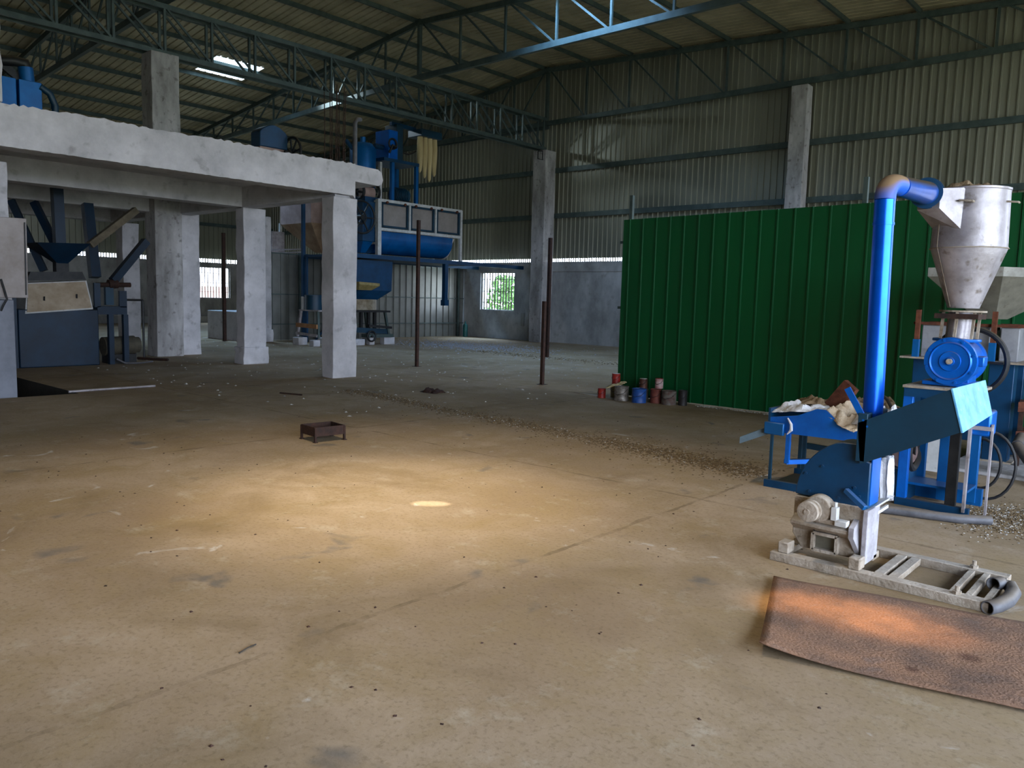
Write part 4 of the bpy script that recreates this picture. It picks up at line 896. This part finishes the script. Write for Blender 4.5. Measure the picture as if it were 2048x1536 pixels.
for i in range(9):
    m.add([(-9.02+rnd.uniform(-.2, .2), 8.62+rnd.uniform(-.12, .12), rnd.uniform(0, .05)) for _ in range(4)], [(0, 1, 2), (0, 2, 3), (0, 3, 1), (1, 3, 2)])
cloth('rag', crumple((-9.72, 8.95, 0.0), 0.36, 0.26, 0.09, 14, 33), RUSTD, 'small dark clump of rag on the open floor near the middle', 'rag', (-9.72, 8.95, 0))
p, q = FL(137, 786), FL(310, 774)
m = MB(); m.tube([(p.x, p.y, 0.02), (p.x*.7+q.x*.3, p.y*.7+q.y*.3, 0.022), (q.x, q.y, 0.02)], 0.02, 10); single('thin_pipe', m, GALV, 'long thin pale pipe lying on the floor at the edge of the pit', 'pipe', (p.x, p.y, 0))
p, q = FL(560, 787), FL(604, 791)
m = MB(); m.tube([(p.x, p.y, 0.01), (q.x, q.y, 0.01)], 0.012, 8); single('thin_stick', m, RUSTD, 'thin dark stick on the floor behind the square frame', 'stick', (p.x, p.y, 0))
p, q = FL(478, 1308), FL(512, 1290)
m = MB(); m.tube([(p.x, p.y, 0.005), ((p.x+q.x)/2, (p.y+q.y)/2, 0.008), (q.x, q.y, 0.004)], 0.003, 6); single('wire_bit', m, DARK, 'tiny curl of dark wire on the near floor', 'wire', (p.x, p.y, 0))
m = MB(); m.box(-22, -17.9, 8.1, 8.2, 0, 0.03) if False else m.tube([(-18.3, 7.75, 0.03), (-17.9, 7.9, 0.03), (-17.55, 8.1, 0.03)], 0.03, 8); single('short_bar', m, RUSTD, 'short dark bar on the floor by the foot of the thick column', 'bar', (-17.9, 7.9, 0))

# ================================================================== BLUE ROLLER MILL under the mezzanine
XJ = -17.3
def J(px, py, d=0.0): return AX(px, py, XJ-d)
BLUED_SHADE = mat('shaded_blue_paint', (0, 28, 48), (0, 38, 62), 0.5, 0.1, scale=3, dust=0.5, dustc=(84, 80, 70))  # same blue paint darkened: shade under the mezzanine put into the colour
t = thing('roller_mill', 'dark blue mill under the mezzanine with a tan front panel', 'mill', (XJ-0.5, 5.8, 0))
m = MB(); m.box(XJ-1.3, XJ, 5.07, 6.55, 0, 1.15); obj('lower_casing', m, BLUED_SHADE, t, bevel=0.02)
m = MB(); m.box(XJ-1.3, XJ-0.02, 4.9, 5.06, 0.0, 1.5); obj('side_frame', m, BLUED_SHADE, t)
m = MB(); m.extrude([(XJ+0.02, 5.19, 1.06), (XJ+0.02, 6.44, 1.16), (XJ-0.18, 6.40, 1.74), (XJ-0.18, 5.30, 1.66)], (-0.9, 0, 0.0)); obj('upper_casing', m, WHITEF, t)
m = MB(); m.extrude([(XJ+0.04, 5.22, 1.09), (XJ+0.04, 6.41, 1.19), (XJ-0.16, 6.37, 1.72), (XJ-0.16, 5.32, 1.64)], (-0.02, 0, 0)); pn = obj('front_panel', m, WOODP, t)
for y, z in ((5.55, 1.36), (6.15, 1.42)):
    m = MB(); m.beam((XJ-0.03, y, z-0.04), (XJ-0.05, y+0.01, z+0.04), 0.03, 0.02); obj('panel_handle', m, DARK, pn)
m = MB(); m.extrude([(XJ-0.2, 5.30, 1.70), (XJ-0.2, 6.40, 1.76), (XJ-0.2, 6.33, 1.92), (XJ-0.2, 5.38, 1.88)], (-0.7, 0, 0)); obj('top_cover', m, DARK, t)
m = MB(); m.loft([(XJ-0.15, 5.50, 2.46), (XJ-0.15, 6.50, 2.50), (XJ-0.95, 6.50, 2.50), (XJ-0.95, 5.50, 2.46)], [(XJ-0.45, 5.95, 2.08), (XJ-0.45, 6.15, 2.08), (XJ-0.65, 6.15, 2.08), (XJ-0.65, 5.95, 2.08)], cap=False); obj('hopper', m, BLUED_SHADE, t)
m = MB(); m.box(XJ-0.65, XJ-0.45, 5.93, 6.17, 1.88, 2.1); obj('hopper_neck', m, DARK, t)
m = MB(); m.box(XJ-0.6, XJ-0.05, 6.55, 7.15, 1.05, 1.22); m.box(XJ-0.12, XJ-0.05, 7.0, 7.15, 1.2, 1.55); m.box(XJ-0.12, XJ-0.05, 6.5, 6.62, 1.2, 1.7); obj('side_table', m, BLUED_SHADE, t)
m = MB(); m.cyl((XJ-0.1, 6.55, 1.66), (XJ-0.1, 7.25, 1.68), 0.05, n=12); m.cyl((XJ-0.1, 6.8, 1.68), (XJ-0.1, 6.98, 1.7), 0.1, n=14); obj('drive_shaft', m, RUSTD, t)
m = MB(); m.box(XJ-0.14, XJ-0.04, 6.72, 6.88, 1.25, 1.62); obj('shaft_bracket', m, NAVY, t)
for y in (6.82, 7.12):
    m = MB(); m.box(XJ-0.1, XJ, y-0.07, y+0.03, 0, 1.05); obj('leg', m, BLUED_SHADE, t)
t = thing('feed_motor', 'dusty round electric motor on the floor beside the blue mill', 'motor', (XJ-0.3, 7.15, 0))
m = MB(); m.cyl((XJ-0.36, 6.75, 0.36), (XJ-0.36, 7.4, 0.38), 0.20, n=24); obj('body', m, mat('dark_dusty_motor', (62, 58, 48), (84, 78, 62), 0.8, scale=8), t)
m = MB(); m.cyl((XJ-0.36, 7.4, 0.38), (XJ-0.36, 7.5, 0.38), 0.17, n=24); obj('fan_cover', m, mat('dark_dusty_motor', (0, 0, 0)), t)
m = MB(); m.box(XJ-0.55, XJ-0.12, 6.8, 7.35, 0, 0.2); obj('foot', m, DARK, t)
t = thing('wire_stand', 'thin dark frame standing behind the round motor', 'stand', (XJ-0.9, 7.6, 0))
for y in (7.45, 7.85):
    m = MB(); m.cyl((XJ-0.9, y, 0), (XJ-0.9, y, 1.35), 0.025, n=8); obj('upright', m, DARK, t)
m = MB(); m.cyl((XJ-0.9, 7.45, 1.35), (XJ-0.9, 7.85, 1.35), 0.025, n=8); obj('top_bar', m, DARK, t)
# spouts coming down through the mezzanine
def duct(a, b_, w_, mt, label, da=0.5, db=0.5):
    p, q = J(*a, da), J(*b_, db); m = MB(); m.beam(p, q, w_); single('feed_spout', m, mt, label, 'spout', tuple(q), 'feed spouts under the mezzanine')
duct((113, 372), (119, 487), 0.19, BLUED_SHADE, 'thick dark blue spout dropping straight into the mill hopper')
duct((174, 408), (190, 555), 0.19, BLUED_SHADE, 'dark blue upright spout just right of the mill hopper', 0.9, 0.6)
duct((22, 400), (88, 542), 0.13, BLUED_SHADE, 'leftmost slanting blue spout behind the mill', 1.2, 0.9)
duct((68, 404), (112, 492), 0.13, BLUED_SHADE, 'slanting blue spout ending behind the mill hopper', 1.2, 0.9)
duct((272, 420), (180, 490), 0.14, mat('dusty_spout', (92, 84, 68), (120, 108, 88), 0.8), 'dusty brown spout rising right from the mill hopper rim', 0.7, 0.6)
duct((292, 482), (226, 562), 0.15, BLUED_SHADE, 'blue spout slanting down from the thick column to the shaft', 0.2, 0.1)
m = MB(); m.tube([(XJ+0.1, 6.85, 0.12), (XJ+0.15, 7.0, 0.03), (XJ+0.15, 7.3, 0.02), (XJ+0.1, 7.6, 0.04)], 0.02, 8); single('motor_cable', m, HOSE, 'loose cable curling on the floor in front of the round motor', 'cable', (XJ, 7.1, 0))

# cabinet standing in the pit at the left edge
XC = -12.82
t = thing('control_cabinet', 'pale grey cabinet with a wider upper box standing at the pit at the left edge', 'cabinet', (XC-0.3, 3.3, -1.0))
ya, yb, yc_ = AX(53, 437, XC).y, AX(57, 598, XC).y, AX(30, 610, XC).y
m = MB(); m.extrude([(XC-0.04, 2.3, -0.12), (XC-0.04, AX(37, 778, XC).y, -0.1), (XC-0.04, yc_, AX(30, 600, XC).z), (XC-0.04, 2.3, AX(30, 600, XC).z)], (-0.5, 0, 0)); obj('lower_body', m, mat('cabinet_grey', (96, 100, 110), (122, 126, 136), 0.6, scale=2), t, bevel=0.01)
m = MB(); m.box(XC-0.56, XC-0.02, 2.3, AX(38, 790, XC).y, -1.0, -0.1); obj('plinth', m, BLUED, t)
m = MB(); m.extrude([(XC, 2.3, AX(0, 437, XC).z), (XC, ya, AX(52, 437, XC).z), (XC, yb, AX(58, 596, XC).z), (XC, 2.3, AX(0, 596, XC).z)], (-0.5, 0, 0)); obj('upper_body', m, mat('cabinet_tan', (132, 122, 116), (160, 152, 150), 0.6, scale=2), t, bevel=0.01)
m = MB(); m.beam((XC+0.01, ya-0.03, AX(52, 445, XC).z), (XC+0.01, yb-0.03, AX(57, 590, XC).z), 0.015); obj('door_seam', m, DARK, t)
m = MB(); m.tube([AX(2, 558, XC+.02), AX(8, 578, XC+.03), AX(14, 598, XC+.03), AX(6, 612, XC+.03), AX(2, 622, XC+0.03)], 0.014, 8); obj('lever', m, DARK, t)

# ================================================================== MACHINES ON THE MEZZANINE
t = thing('blower_unit', 'blue blower box with dark ducts on the mezzanine at top left', 'blower', (-14.6, 4.6, 4.03))
m = MB(); m.box(-15.1, -14.5, 3.7, 4.36, 4.03, 4.86); obj('fan_box', m, BLUEM, t, bevel=0.01)
m = MB(); m.box(-15.05, -14.48, 4.39, 4.72, 4.03, 4.86); obj('motor_box', m, BLUEM, t, bevel=0.01)
m = MB(); m.cyl((-14.7, 4.58, 4.86), (-14.7, 4.56, 5.10), 0.11, n=20); obj('outlet_stub', m, BLUEM, t)
m = MB(); m.tube([(-14.7, 4.60, 5.05), (-14.7, 4.56, 5.16), (-14.72, 4.40, 5.17), (-14.75, 4.1, 5.12), (-14.8, 3.7, 5.08)], 0.085, 14); obj('duct', m, DARK, t)
m = MB(); m.tube([(-14.5, 4.70, 4.80), (-14.5, 4.84, 4.72), (-14.5, 4.91, 4.55), (-14.5, 4.92, 4.05)], 0.055, 14); obj('duct', m, NAVY, t)
m = MB(); m.beam((-14.75, 3.9, 5.35), (-14.75, 4.5, 4.9), 0.07, 0.12); obj('belt_cover', m, DARK, t)
YB = 10.4
t = thing('elevator_head', 'dark blue rounded elevator head with a big hand wheel on the mezzanine', 'elevator head', (-16.6, 9.7, 4.03))
XE = -16.6
def Ev(px, py): return AX(px, py, XE)
p0, p1 = Ev(508, 285), Ev(541, 243); yc = (p0.y+p1.y)/2+0.3
m = MB(); a_ = [(yc-0.36, 4.92), (yc-0.36, 5.25)] + [(yc-0.3+0.6*i/8, 5.32+0.12*math.sin(math.pi*i/8)) for i in range(9)] + [(yc+0.36, 5.25), (yc+0.36, 4.92)]
m.extrude([(XE, y, z) for y, z in a_], (-0.4, 0, 0)); obj('head_casing', m, BLUED, t, bevel=0.02)
m = MB(); m.box(XE-0.38, XE-0.03, yc-0.34, yc+0.32, 4.03, 4.93); obj('trunk', m, PINKF, t)
wx, wy = XE+0.12, yc+0.40
m = MB(); m.ring((wx, wy, 4.85), 0.36, 0.03, 36, 'Y')
for k in range(4):
    a_ = k*math.pi/4+0.2; m.beam((wx-0.35*math.cos(a_), wy, 4.85-0.35*math.sin(a_)), (wx+0.35*math.cos(a_), wy, 4.85+0.35*math.sin(a_)), 0.03)
m.cyl((wx, wy-0.2, 4.85), (wx, wy+0.04, 4.85), 0.04, n=10); obj('hand_wheel', m, DARK, t)
m = MB(); m.box(XE-0.3, XE+0.05, yc+0.1, yc+0.45, 4.3, 4.5); m.tube([(XE, yc, 4.55), (XE+0.02, yc+0.2, 4.45), (XE, yc+0.4, 4.52)], 0.03, 8); obj('bracket', m, DARK, t)
# steel conduit stub near the bar bunch
m = MB(); m.tube([(-12.95, 9.78, 4.03), (-12.95, 9.78, 4.95), (-12.97, 9.84, 5.03), (-13.0, 9.95, 5.05)], 0.045, 10); single('bent_pipe', m, HOSE, 'grey pipe with a bent top at the outer mezzanine corner', 'pipe', (-12.95, 9.78, 4.03))

# ================================================================== STEEL PLATFORM with the SORTER, back left
XS = -20.3
t = thing('steel_platform', 'dark blue steel platform running to the gable wall under the sorter', 'platform', (-21.5, 17, 0))
m = MB(); m.box(-22.6, XS+0.12, 15.0, 21.2, 2.78, 2.86); obj('deck', m, BLUED, t)
for y in (21.0, ):
    m = MB(); m.beam((XS+0.05, y, 0), (XS+0.05, y, 2.8), 0.1) ; 
m = MB(); m.beam((XS+0.1, 15.0, 2.82), (XS+0.1, YG-0.1, 2.80), 0.09, 0.13); obj('edge_beam', m, BLUED, t)
m = MB(); m.beam((-22.6, 15.0, 2.82), (-22.6, YG-0.1, 2.80), 0.09, 0.13); obj('edge_beam', m, BLUED, t)
m = MB(); m.beam((-22.6, 15.0, 0), (-22.6, 15.0, 4.6), 0.1); obj('post', m, BLUED, t)
m = MB(); m.beam((XS+0.05, 19.2, 1.35), (XS+0.05, 19.2, 2.8), 0.15); m.box(XS-0.05, XS+0.15, 19.1, 19.3, 1.3, 1.5); obj('hanging_post', m, BLUED, t)
m = MB(); m.beam((-22.4, 15.0, 0), (-22.4, 15.0, 2.8), 0.06); obj('post', m, BLUED, t)

t = thing('grain_sorter', 'long sorter in an off white frame with three framed panels above a blue hull', 'sorter', (XS-0.7, 18.1, 2.86))
y0, y1 = 16.27, 19.96
for x, y, w_ in ((XS, y0, 0.14), (XS, y1, 0.09), (XS-1.4, y0, 0.07), (XS-1.4, y1, 0.07)):
    m = MB(); m.beam((x, y, 2.86), (x, y, 4.66), w_); obj('frame_post', m, WHITEF, t)
for z in (4.63, 3.72):
    m = MB(); m.beam((XS, y0, z), (XS, y1, z), 0.08, 0.09); obj('frame_rail', m, WHITEF, t)
for z in (4.6, 3.80, 3.27):
    m = MB(); m.beam((XS-1.4, y0, z), (XS, y0, z), 0.06); obj('frame_rail', m, WHITEF, t)
m = MB(); m.beam((XS, (AX(871, 440, XS).y), 3.72), (XS, AX(871, 440, XS).y, 4.63), 0.07); obj('frame_post', m, WHITEF, t)
m = MB(); m.beam((XS, (AX(819, 430, XS).y), 3.72), (XS, AX(819, 430, XS).y, 4.63), 0.07); obj('frame_post', m, WHITEF, t)
for a_, b2 in ((765, 815), (823, 867), (875, 918)):
    ya, yb = AX(a_, 430, XS).y, AX(b2, 440, XS).y
    m = MB()
    for p, q in (((ya, 3.82), (yb, 3.82)), ((ya, 4.55), (yb, 4.55)), ((ya, 3.8), (ya, 4.57)), ((yb, 3.8), (yb, 4.57))): m.beam((XS-0.02, p[0], p[1]), (XS-0.02, q[0], q[1]), 0.06)
    fr = obj('panel_frame', m, NAVY, t)
    m = MB(); m.box(XS-0.06, XS-0.05, ya+0.02, yb-0.02, 3.84, 4.54); obj('panel_board', m, mat('grey_tan_board', (128, 120, 114), (150, 140, 134), 0.6, scale=2), fr)
    m = MB()
    for yy in (ya+0.15, yb-0.15): m.cyl((XS+0.02, yy, 4.58), (XS+0.08, yy, 4.58), 0.045, n=8)
    obj('panel_latch', m, RUST, fr)
m = MB(); n_ = 14; pr = [(XS-0.05, 3.66)] + [(XS-0.05-0.65+0.65*math.cos(math.radians(-100*i/n_)), 3.5+0.55*math.sin(math.radians(-100*i/n_))) for i in range(n_+1)] + [(XS-1.35, 3.0), (XS-1.35, 3.66)]
m.extrude([(x, y0+0.1, z) for x, z in pr], (0, 3.25, 0)); obj('trough_hull', m, mat('glossy_dark_blue', (0, 72, 130), (0, 90, 156), 0.25, scale=2), t)
m = MB(); m.lathe((XS-0.7, y0+3.35, 3.42), [(0, 0), (0.5, 0), (0.5, 0.1), (0, 0.1)], 24, 'Y'); m.beam((XS-0.1, 19.7, 3.65), (XS-0.5, 19.7, 3.0), 0.06); obj('end_disc', m, WHITEF, t)
m = MB(); m.box(XS-1.3, XS-0.1, y0-0.55, y0-0.05, 3.3, 4.55); obj('drive_end', m, BLUED, t, bevel=0.02)
m = MB(); m.loft([(XS-1.2, y0-0.5, 3.3), (XS-0.15, y0-0.5, 3.3), (XS-0.15, y0-0.1, 3.3), (XS-1.2, y0-0.1, 3.3)], [(XS-0.9, y0-0.4, 2.95), (XS-0.4, y0-0.4, 2.95), (XS-0.4, y0-0.2, 2.95), (XS-0.9, y0-0.2, 2.95)]); obj('outlet_hopper', m, BLUEM, t)
wc = AX(718, 437, XS-0.1)
m = MB(); wy = wc.y; m.ring((XS+0.05, wy, 4.02), 0.50, 0.03, 40, 'X')
for k in range(3):
    a_ = k*math.pi/3; m.beam((XS+0.05, wy-0.49*math.cos(a_), 4.02-0.49*math.sin(a_)), (XS+0.05, wy+0.49*math.cos(a_), 4.02+0.49*math.sin(a_)), 0.035)
m.cyl((XS-0.4, wy, 4.02), (XS+0.1, wy, 4.02), 0.08, n=14); m.ring((XS+0.0, wy, 4.02), 0.2, 0.025, 24, 'X'); obj('fly_wheel', m, DARK, t)

def Sy(px): return AX(px, 390, XS-0.4).y
t = thing('gear_motor', 'dusty pink motor with a pulley on the left end of the sorter top', 'motor', (XS-0.5, Sy(735), 4.7))
m = MB(); m.cyl((XS-0.5, Sy(728), 4.88), (XS-0.5, Sy(748), 4.88), 0.19, n=20); obj('body', m, PINKF, t)
m = MB(); m.ring((XS-0.45, Sy(722), 4.88), 0.2, 0.04, 24, 'Y'); m.ring((XS-0.45, Sy(752), 4.9), 0.24, 0.04, 24, 'Y'); m.cyl((XS-0.5, Sy(718), 4.88), (XS-0.5, Sy(757), 4.88), 0.04, n=10); obj('pulley', m, DARK, t)
m = MB(); m.box(XS-0.75, XS-0.2, Sy(722), Sy(755), 4.55, 4.72); obj('mount', m, BLUED, t)
t = thing('drive_motor', 'dark blue ribbed motor on top of the sorter under the tower', 'motor', (XS-0.4, Sy(800), 4.68))
m = MB(); m.cyl((XS-0.4, Sy(785), 4.92), (XS-0.4, Sy(812), 4.92), 0.23, n=20)
for k in range(7): m.cyl((XS-0.4, Sy(787+3.2*k), 4.92), (XS-0.4, Sy(788.2+3.2*k), 4.92), 0.255, n=20)
obj('body', m, NAVY, t)
m = MB(); m.box(XS-0.65, XS-0.15, Sy(785), Sy(812), 4.66, 4.74); obj('foot', m, DARK, t)
# tower
ty = [Sy(772), Sy(820)]
t = thing('support_tower', 'dark blue angle tower with a small deck above the sorter', 'tower', (XS-0.6, (ty[0]+ty[1])/2, 4.66))
for x in (XS-0.1, XS-1.1):
    for y in ty:
        m = MB(); m.beam((x, y, 4.6), (x, y, 6.0), 0.11); obj('post', m, BLUEM, t)
m = MB(); m.beam((XS-0.4, Sy(760), 4.6), (XS-0.4, Sy(760), 5.9), 0.09); obj('post', m, WHITEF, t)
m = MB(); m.box(XS-1.2, XS, Sy(752), Sy(822), 5.9, 6.0); obj('deck', m, BLUED, t)
m = MB(); m.box(XS-0.9, XS-0.3, Sy(788), Sy(801), 6.0, 7.2); obj('mast', m, NAVY, t, bevel=0.01)
m = MB(); m.beam((XS-0.5, Sy(784), 7.22), (XS-0.5, Sy(832), 7.2), 0.12, 0.12); obj('top_arm', m, BLUED, t)
m = MB(); m.tube([(XS-0.4, Sy(802), 6.35), (XS-0.3, Sy(812), 6.3), (XS-0.35, Sy(822), 6.38), (XS-0.5, Sy(834), 6.5)], 0.03, 8); obj('hose', m, DARK, t)
t = thing('aspirator', 'bright blue aspirator box on the deck of the tower', 'aspirator', (XS-0.5, Sy(778), 6.0))
m = MB(); m.box(XS-0.9, XS-0.2, Sy(769), Sy(787), 6.0, 6.95); obj('casing', m, BLUE, t, bevel=0.02)
m = MB(); m.tube([(XS-0.15, Sy(768), 6.2), (XS-0.1, Sy(773), 6.45), (XS-0.15, Sy(782), 6.4)], 0.04, 8); m.ring((XS-0.15, Sy(775), 6.5), 0.16, 0.03, 20, 'X'); obj('belt', m, DARK, t)
m = MB(); m.cyl((XS-0.5, Sy(752), 6.4), (XS-0.5, Sy(769), 6.4), 0.08, n=14); obj('link_pipe', m, BLUED, t)
t = thing('dust_tank', 'blue round ribbed dust tank with a slanting duct left of the tower', 'tank', (XS-0.6, Sy(733), 4.9))
m = MB(); yt = Sy(733); m.lathe((XS-0.6, yt, 0), [(0, 5.4), (0.42, 5.45), (0.42, 6.25), (0.3, 6.42), (0.1, 6.45), (0, 6.45)], 18, smooth=False); obj('barrel', m, BLUEM, t)
m = MB(); m.cyl((XS-0.6, yt, 6.4), (XS-0.6, yt, 6.62), 0.09, n=14); obj('neck', m, BLUEM, t)
m = MB(); m.cyl((XS-0.6, yt-0.3, 6.1), AX(692, 280, XS-0.8), 0.07, n=14); obj('inlet_duct', m, BLUED, t)
m = MB(); m.beam((XS-0.95, yt, 4.66), (XS-0.95, yt, 5.45), 0.12); obj('leg', m, BLUED, t)
t = thing('bag_filter', 'dark blue filter box with hanging beige cloth sleeves above the sorter', 'filter', (XS-0.3, Sy(846), 6.9))
m = MB(); m.box(XS-0.7, XS, Sy(826), Sy(867), 6.93, 7.17); obj('header_box', m, NAVY, t, bevel=0.02)
for i, (px, zb_) in enumerate(((831, 5.75), (840.5, 5.6), (850, 5.5), (859.5, 5.7))):
    yy = Sy(px); xx = XS-0.2; m = MB()
    prof = [(0.09, 6.93), (0.105, 6.6), (0.1, 6.3), (0.08, 6.0), (0.06, zb_+0.08), (0.015, zb_)]
    m.lathe((xx, yy, 0), prof, 14); obj('filter_sleeve', m, CLOTH, t)
# collecting hopper beside the platform
t = thing('holding_bin', 'pale dusty holding bin with a pyramid base behind the outer column', 'bin', (-23.3, 16.5, 2.95))
bx0, bx1, by0, by1 = -24.6, -22.75, 15.4, 17.2
m = MB(); m.loft([(bx0, by0, 5.4), (bx1, by0, 5.4), (bx1, by1, 5.4), (bx0, by1, 5.4)], [(bx0, by0, 3.95), (bx1, by0, 3.95), (bx1, by1, 3.95), (bx0, by1, 3.95)], cap=False); obj('upper_bin', m, PINKF, t)
m = MB(); m.loft([(bx0, by0, 3.95), (bx1, by0, 3.95), (bx1, by1, 3.95), (bx0, by1, 3.95)], [(-23.4, 16.0, 3.0), (-23.0, 16.0, 3.0), (-23.0, 16.4, 3.0), (-23.4, 16.4, 3.0)]); obj('pyramid_base', m, mat('dusty_tan_bin', (140, 110, 84), (170, 142, 112), 0.8, scale=3), t)
for x, y in ((bx0, by0), (bx0, by1)):
    m = MB(); m.beam((x, y, 2.95), (x, y, 4.0), 0.08); obj('leg', m, WHITEF, t)
m = MB(); m.box(-24.9, -24.5, 15.0, 15.5, 2.95, 3.7); obj('side_box', m, GALV, t)
for z in (2.95, 3.05):
    m = MB(); m.beam((-25.1, 15.0, z), (-22.7, 15.0, z), 0.04); obj('handrail', m, GALV, t)

# ---- destoners on blocks
t = thing('destoner', 'small machine with a dark blue drum on a splayed frame left of the outer column', 'machine', (-20.85, 14.5, 0.2))
m = MB(); m.box(-21.35, -20.3, 14.0, 14.95, 1.06, 1.10); obj('table_plate', m, GALV, t)
for x, y, dx, dy in ((-21.3, 14.05, -0.12, -0.05), (-20.4, 14.05, 0.1, -0.05), (-21.3, 14.9, -0.1, 0.05), (-20.4, 14.9, 0.1, 0.05)):
    m = MB(); m.beam((x+dx, y+dy, 0.26), (x, y, 1.06), 0.07); obj('leg', m, GALV if x < -21 else STEEL, t)
m = MB(); m.beam((-21.4, 13.95, 0.62), (-20.3, 13.95, 0.60), 0.05, 0.13); obj('timber_stretcher', m, mat('raw_timber', (150, 104, 66), (180, 132, 92), 0.8, scale=8), t)
m = MB(); m.beam((-21.45, 13.97, 0.36), (-20.3, 13.97, 0.32), 0.05, 0.08); obj('stretcher', m, GALV, t)
m = MB(); m.cyl((-20.85, 14.2, 1.1), (-20.85, 14.2, 1.52), 0.26, n=20); m.lathe((-20.85, 14.2, 1.52), [(0.28, 0), (0.28, 0.03), (0, 0.04)], 20); obj('drum', m, NAVY, t)
m = MB(); m.beam((-21.15, 14.02, 1.1), (-21.15, 14.02, 1.5), 0.08); obj('sight_strip', m, WHITEF, t)
t = thing('destoner', 'machine with a big blue tapering hopper and tan tray, right of the outer column', 'machine', (-20.6, 16.0, 0.2))
m = MB(); m.loft([(-21.6, 15.35, 2.7), (XS, 15.35, 2.7), (XS, 16.87, 2.7), (-21.6, 16.87, 2.7)], [(-21.5, 15.4, 1.75), (XS-0.02, 15.4, 1.75), (XS-0.02, 16.85, 1.75), (-21.5, 16.85, 1.75)]); m.loft([(-21.5, 15.4, 1.75), (XS-0.02, 15.4, 1.75), (XS-0.02, 16.85, 1.75), (-21.5, 16.85, 1.75)], [(-21.2, 15.5, 1.45), (XS-0.2, 15.5, 1.45), (XS-0.2, 16.4, 1.45), (-21.2, 16.4, 1.45)])
obj('hopper', m, BLUED, t)
m = MB(); m.extrude([(XS+0.05, 15.1, 2.0), (XS+0.55, 15.1, 2.0), (XS+0.55, 15.9, 1.97), (XS+0.05, 15.9, 1.97)], (0, 0, -0.08)); m.loft([(XS+0.05, 15.1, 1.92), (XS+0.55, 15.1, 1.92), (XS+0.55, 15.9, 1.89), (XS+0.05, 15.9, 1.89)], [(XS+0.15, 15.2, 1.75), (XS+0.4, 15.2, 1.75), (XS+0.4, 15.7, 1.75), (XS+0.15, 15.7, 1.75)]); obj('feed_tray', m, mat('dusty_yellow_tray', (120, 108, 62), (146, 130, 84), 0.8, scale=8), t)
m = MB(); m.cyl((-20.9, 15.9, 1.12), (-20.9, 15.9, 1.46), 0.62, n=28); obj('screen_drum', m, mat('dusty_drum', (110, 96, 70), (160, 150, 130), 0.7, scale=4), t)
m = MB(); m.box(-21.5, XS+0.1, 15.2, 16.72, 1.05, 1.11); obj('table_plate', m, DARK, t)
for x, y, dx, dy in ((-20.35, 15.3, 0.05, -0.12), (-20.35, 16.6, 0.05, 0.16), (-21.4, 16.6, 0, 0.16), (-21.4, 15.3, 0, -0.12)):
    m = MB(); m.beam((x+dx, y+dy, 0.2), (x, y, 1.08), 0.075); obj('leg', m, STEEL, t)
for y in (15.75, 16.05, 16.3):
    m = MB(); m.beam((-20.5, y, 0.5), (-20.5, y, 1.05), 0.09); obj('spring_post', m, DARK, t)
m = MB(); m.beam((-20.35, 15.2, 0.50), (-20.35, 16.75, 0.42), 0.08, 0.16); obj('lower_beam', m, NAVY, t)
m = MB(); m.beam((-20.3, 15.9, 0.62), (-20.25, 16.8, 0.55), 0.08, 0.08); obj('lower_beam', m, DARK, t)
m = MB(); m.ring((-20.2, 15.95, 0.28), 0.16, 0.03, 20, 'X'); m.cyl((-20.5, 15.95, 0.28), (-20.15, 15.95, 0.28), 0.04, n=10); obj('eccentric_wheel', m, DARK, t)
m = MB(); m.box(-20.6, -20.2, 15.85, 16.85, 0.24, 0.34); obj('base_plate', m, STEEL, t)
for i, (x, y, sx, sy, h_, lb) in enumerate(((-21.25, 13.98, 0.17, 0.16, 0.24, 'whitish block under the left foot of the drum machine'), (-20.35, 13.9, 0.12, 0.12, 0.2, 'whitish block under the right foot of the drum machine'),
                                       (-20.35, 15.3, 0.2, 0.35, 0.2, 'long low block under the left foot of the blue hopper machine'), (-20.35, 16.02, 0.1, 0.1, 0.235, 'upright pale block under the middle of the blue hopper machine'),
                                       (-20.35, 16.72, 0.12, 0.22, 0.235, 'pale block under the right foot of the blue hopper machine'), (-21.35, 16.7, 0.12, 0.16, 0.2, 'pale block at the back foot of the blue hopper machine'), (-21.4, 14.95, 0.12, 0.12, 0.2, 'pale block behind the drum machine'))):
    m = MB(); m.box(x-sx, x+sx, y-sy, y+sy, 0, h_); single('support_block', m, CONC, lb, 'block', (x, y, 0), 'blocks under the back machines', 0.02)
# hanging lamp hook frame on top of the gable column
m = MB(); q = AY(1080, 310, YG-0.66); m.tube([(q.x-0.1, q.y, 7.0), (q.x-0.1, q.y, 6.75), (q.x+0.12, q.y, 6.68), (q.x+0.12, q.y, 7.0), (q.x-0.1, q.y, 7.02)], 0.02, 6); m.beam((q.x+0.1, q.y, 6.9), (q.x+0.1, q.y+0.06, 6.9), 0.03)
single('iron_bracket', m, DARK, 'small square iron bracket at the head of the gable column', 'bracket', tuple(q))
